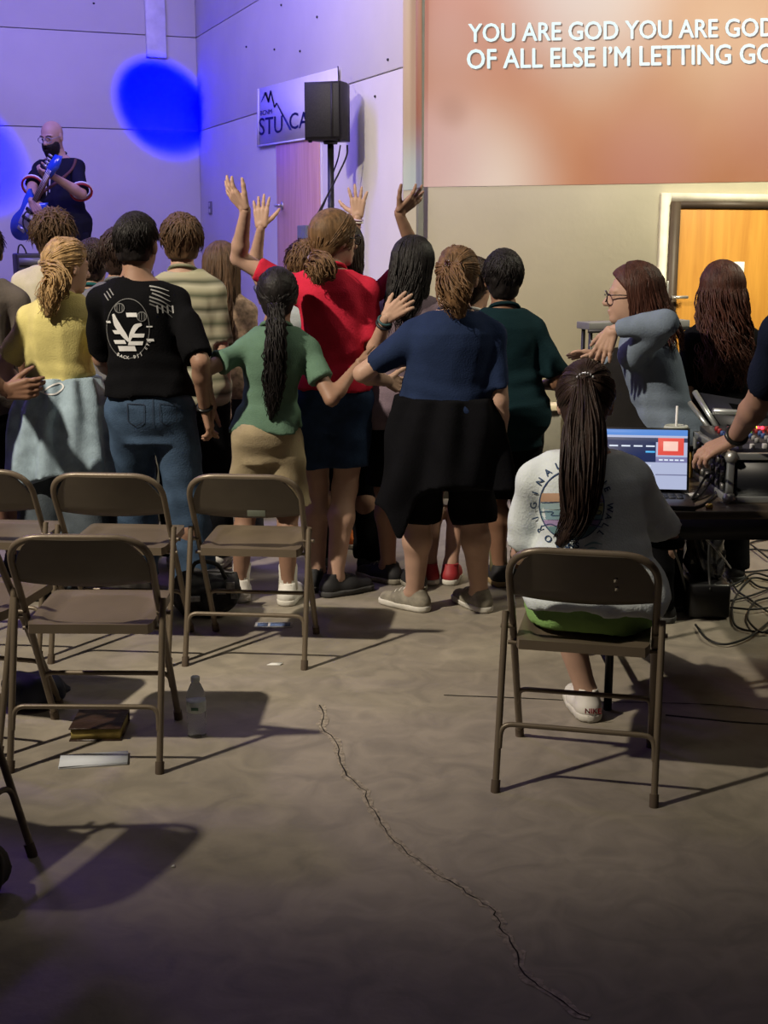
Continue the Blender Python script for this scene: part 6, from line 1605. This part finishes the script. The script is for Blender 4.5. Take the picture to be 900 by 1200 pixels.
for sd in 'LR':
    e2 = f.S[sd] + (f.E[sd] - f.S[sd]) * 0.93; dr = nrm(f.E[sd] - f.S[sd]); u_ = nrm(np.cross(dr, f.f)); v_ = np.cross(dr, u_)
    for off, mm in ((0.0, mat('cuff_white', (0.7, 0.7, 0.7))), (0.022, mat('cuff_red', (0.35, 0.03, 0.03)))):
        rr = 0.043 * 1.08 + 0.036
        obj('cuff', tube([e2 + dr * (off - 0.02) + rr * (u_ * math.cos(a) + v_ * math.sin(a)) for a in np.linspace(0, 6.283, 20, endpoint=False)], 0.0085, 6, closed=True), mm, ms['shirt'])
MUSF = f

# ---- bass guitar held by the player
gb, gh = P(37, 252, 10.18), P(63, 199, 10.10)
ax_ = nrm(gh - gb); nn_ = nrm(np.array((-0.25, -1, 0.05)) - ax_ * np.dot(ax_, np.array((-0.25, -1, 0.05)))); sd_ = np.cross(ax_, nn_)
bg = tag(empty('bass_guitar', tuple(gb)), 'blue spot-lit electric bass held by the bearded player', 'guitar')
def gw_(x, y, d): return ax_ * y + sd_ * x + nn_ * d
ol = []
for a in np.linspace(0, 2 * math.pi, 40, endpoint=False):
    r = 0.155 + 0.030 * math.cos(2 * a) + 0.012 * math.cos(3 * a + 0.6)
    x, y = r * math.sin(a) * 0.88, r * math.cos(a) * 1.25
    if y > 0.13: y = 0.13 + (abs(x) - 0.03) * 0.7
    x *= (1 - 0.16 * math.exp(-((y - 0.0) / 0.06) ** 2))
    ol.append((x, y))
M_BLUEG = mat('blue_lit_lacquer', (0.02, 0.07, 0.50), rough=0.2, coat=0.5)  # glow of the blue stage spot is put into the body's blue
Vg, Fg = extrude2d(ol, lambda x, y, d: gw_(x, y, d), 0.042)
body_ = obj('guitar_body', (Vg, Fg), M_BLUEG, bg, smooth=False)
LG = np.linalg.norm(gh - gb)
def gbox(x0, x1, y0, y1, d0, d1):
    V, F = box(x0, x1, y0, y1, d0, d1); return np.array([gw_(*p) for p in V]), F
obj('neck', gbox(-0.022, 0.022, 0.08, LG - 0.04, 0.035, 0.058), mat('maple_neck', (0.10, 0.05, 0.03), rough=0.4), bg, smooth=False)
hs_o = obj('headstock', extrude2d([(-0.03, LG - 0.05), (0.03, LG - 0.05), (0.05, LG + 0.05), (0.035, LG + 0.14), (-0.02, LG + 0.12), (-0.035, LG + 0.02)], lambda x, y, d: gw_(x, y, 0.033 + d), 0.018), M_BLUEG, bg, smooth=False)
for k_ in range(4): obj('tuning_peg', tube([gw_(-0.035, LG + 0.0 + 0.03 * k_, 0.04), gw_(-0.07, LG + 0.0 + 0.03 * k_, 0.04)], 0.009, 8), M_STEEL, hs_o)
obj('pickguard', gbox(-0.05, 0.06, -0.10, 0.08, 0.042, 0.045), mat('pickguard_white', (0.65, 0.65, 0.68), rough=0.4), body_, smooth=False)
for y in (-0.03, 0.04): obj('pickup', gbox(-0.04, 0.04, y - 0.012, y + 0.012, 0.045, 0.055), M_TLEG, body_, smooth=False)
obj('bridge', gbox(-0.035, 0.035, -0.14, -0.11, 0.042, 0.054), M_STEEL, body_, smooth=False)
for k_ in range(4): obj('string', tube([gw_(-0.015 + 0.01 * k_, -0.12, 0.062), gw_(-0.015 + 0.01 * k_, LG, 0.062)], 0.0014, 4), M_STEEL, bg)
sh_ = MUSF.S['L'] + MUSF.z * 0.065 + MUSF.f * 0.02
obj('strap', tube(spline([gw_(0.0, 0.19, 0.02), (sh_ + MUSF.f * 0.10 - MUSF.z * 0.10 - gb), sh_ - gb, (MUSF.nb - MUSF.f * 0.16 - MUSF.z * 0.12 - gb)], 20), 0.012, 6), mat('strap_brown', (0.10, 0.04, 0.03), rough=0.7), bg)
cable('black lead hanging in a loop from the bass guitar', [P(40, 252, 10.15), P(30, 249, 10.1), P(27, 262, 10.1), P(33, 274, 10.1), P(40, 266, 10.1), P(42, 258, 10.1)], 0.006)
# small plane for the white neck cord of the player
ncd = MUSF
obj('neck_cord', join([tube(spline([ncd.nb + ncd.r * 0.05 + ncd.f * 0.06 + ncd.z * 0.01, ncd.nb + ncd.r * 0.035 + ncd.f * 0.135 - ncd.z * 0.15, ncd.nb + ncd.r * 0.02 + ncd.f * 0.16 - ncd.z * 0.35, ncd.nb + ncd.r * 0.03 + ncd.f * 0.17 - ncd.z * 0.60], 14), 0.0055, 5), tube(spline([ncd.nb - ncd.r * 0.05 + ncd.f * 0.06 + ncd.z * 0.01, ncd.nb - ncd.r * 0.01 + ncd.f * 0.14 - ncd.z * 0.15, ncd.nb - ncd.r * 0.01 + ncd.f * 0.16 - ncd.z * 0.35, ncd.nb - ncd.r * 0.02 + ncd.f * 0.17 - ncd.z * 0.60], 14), 0.0055, 5)]), mat('cord_white', (0.6, 0.6, 0.6)), ms['body'])
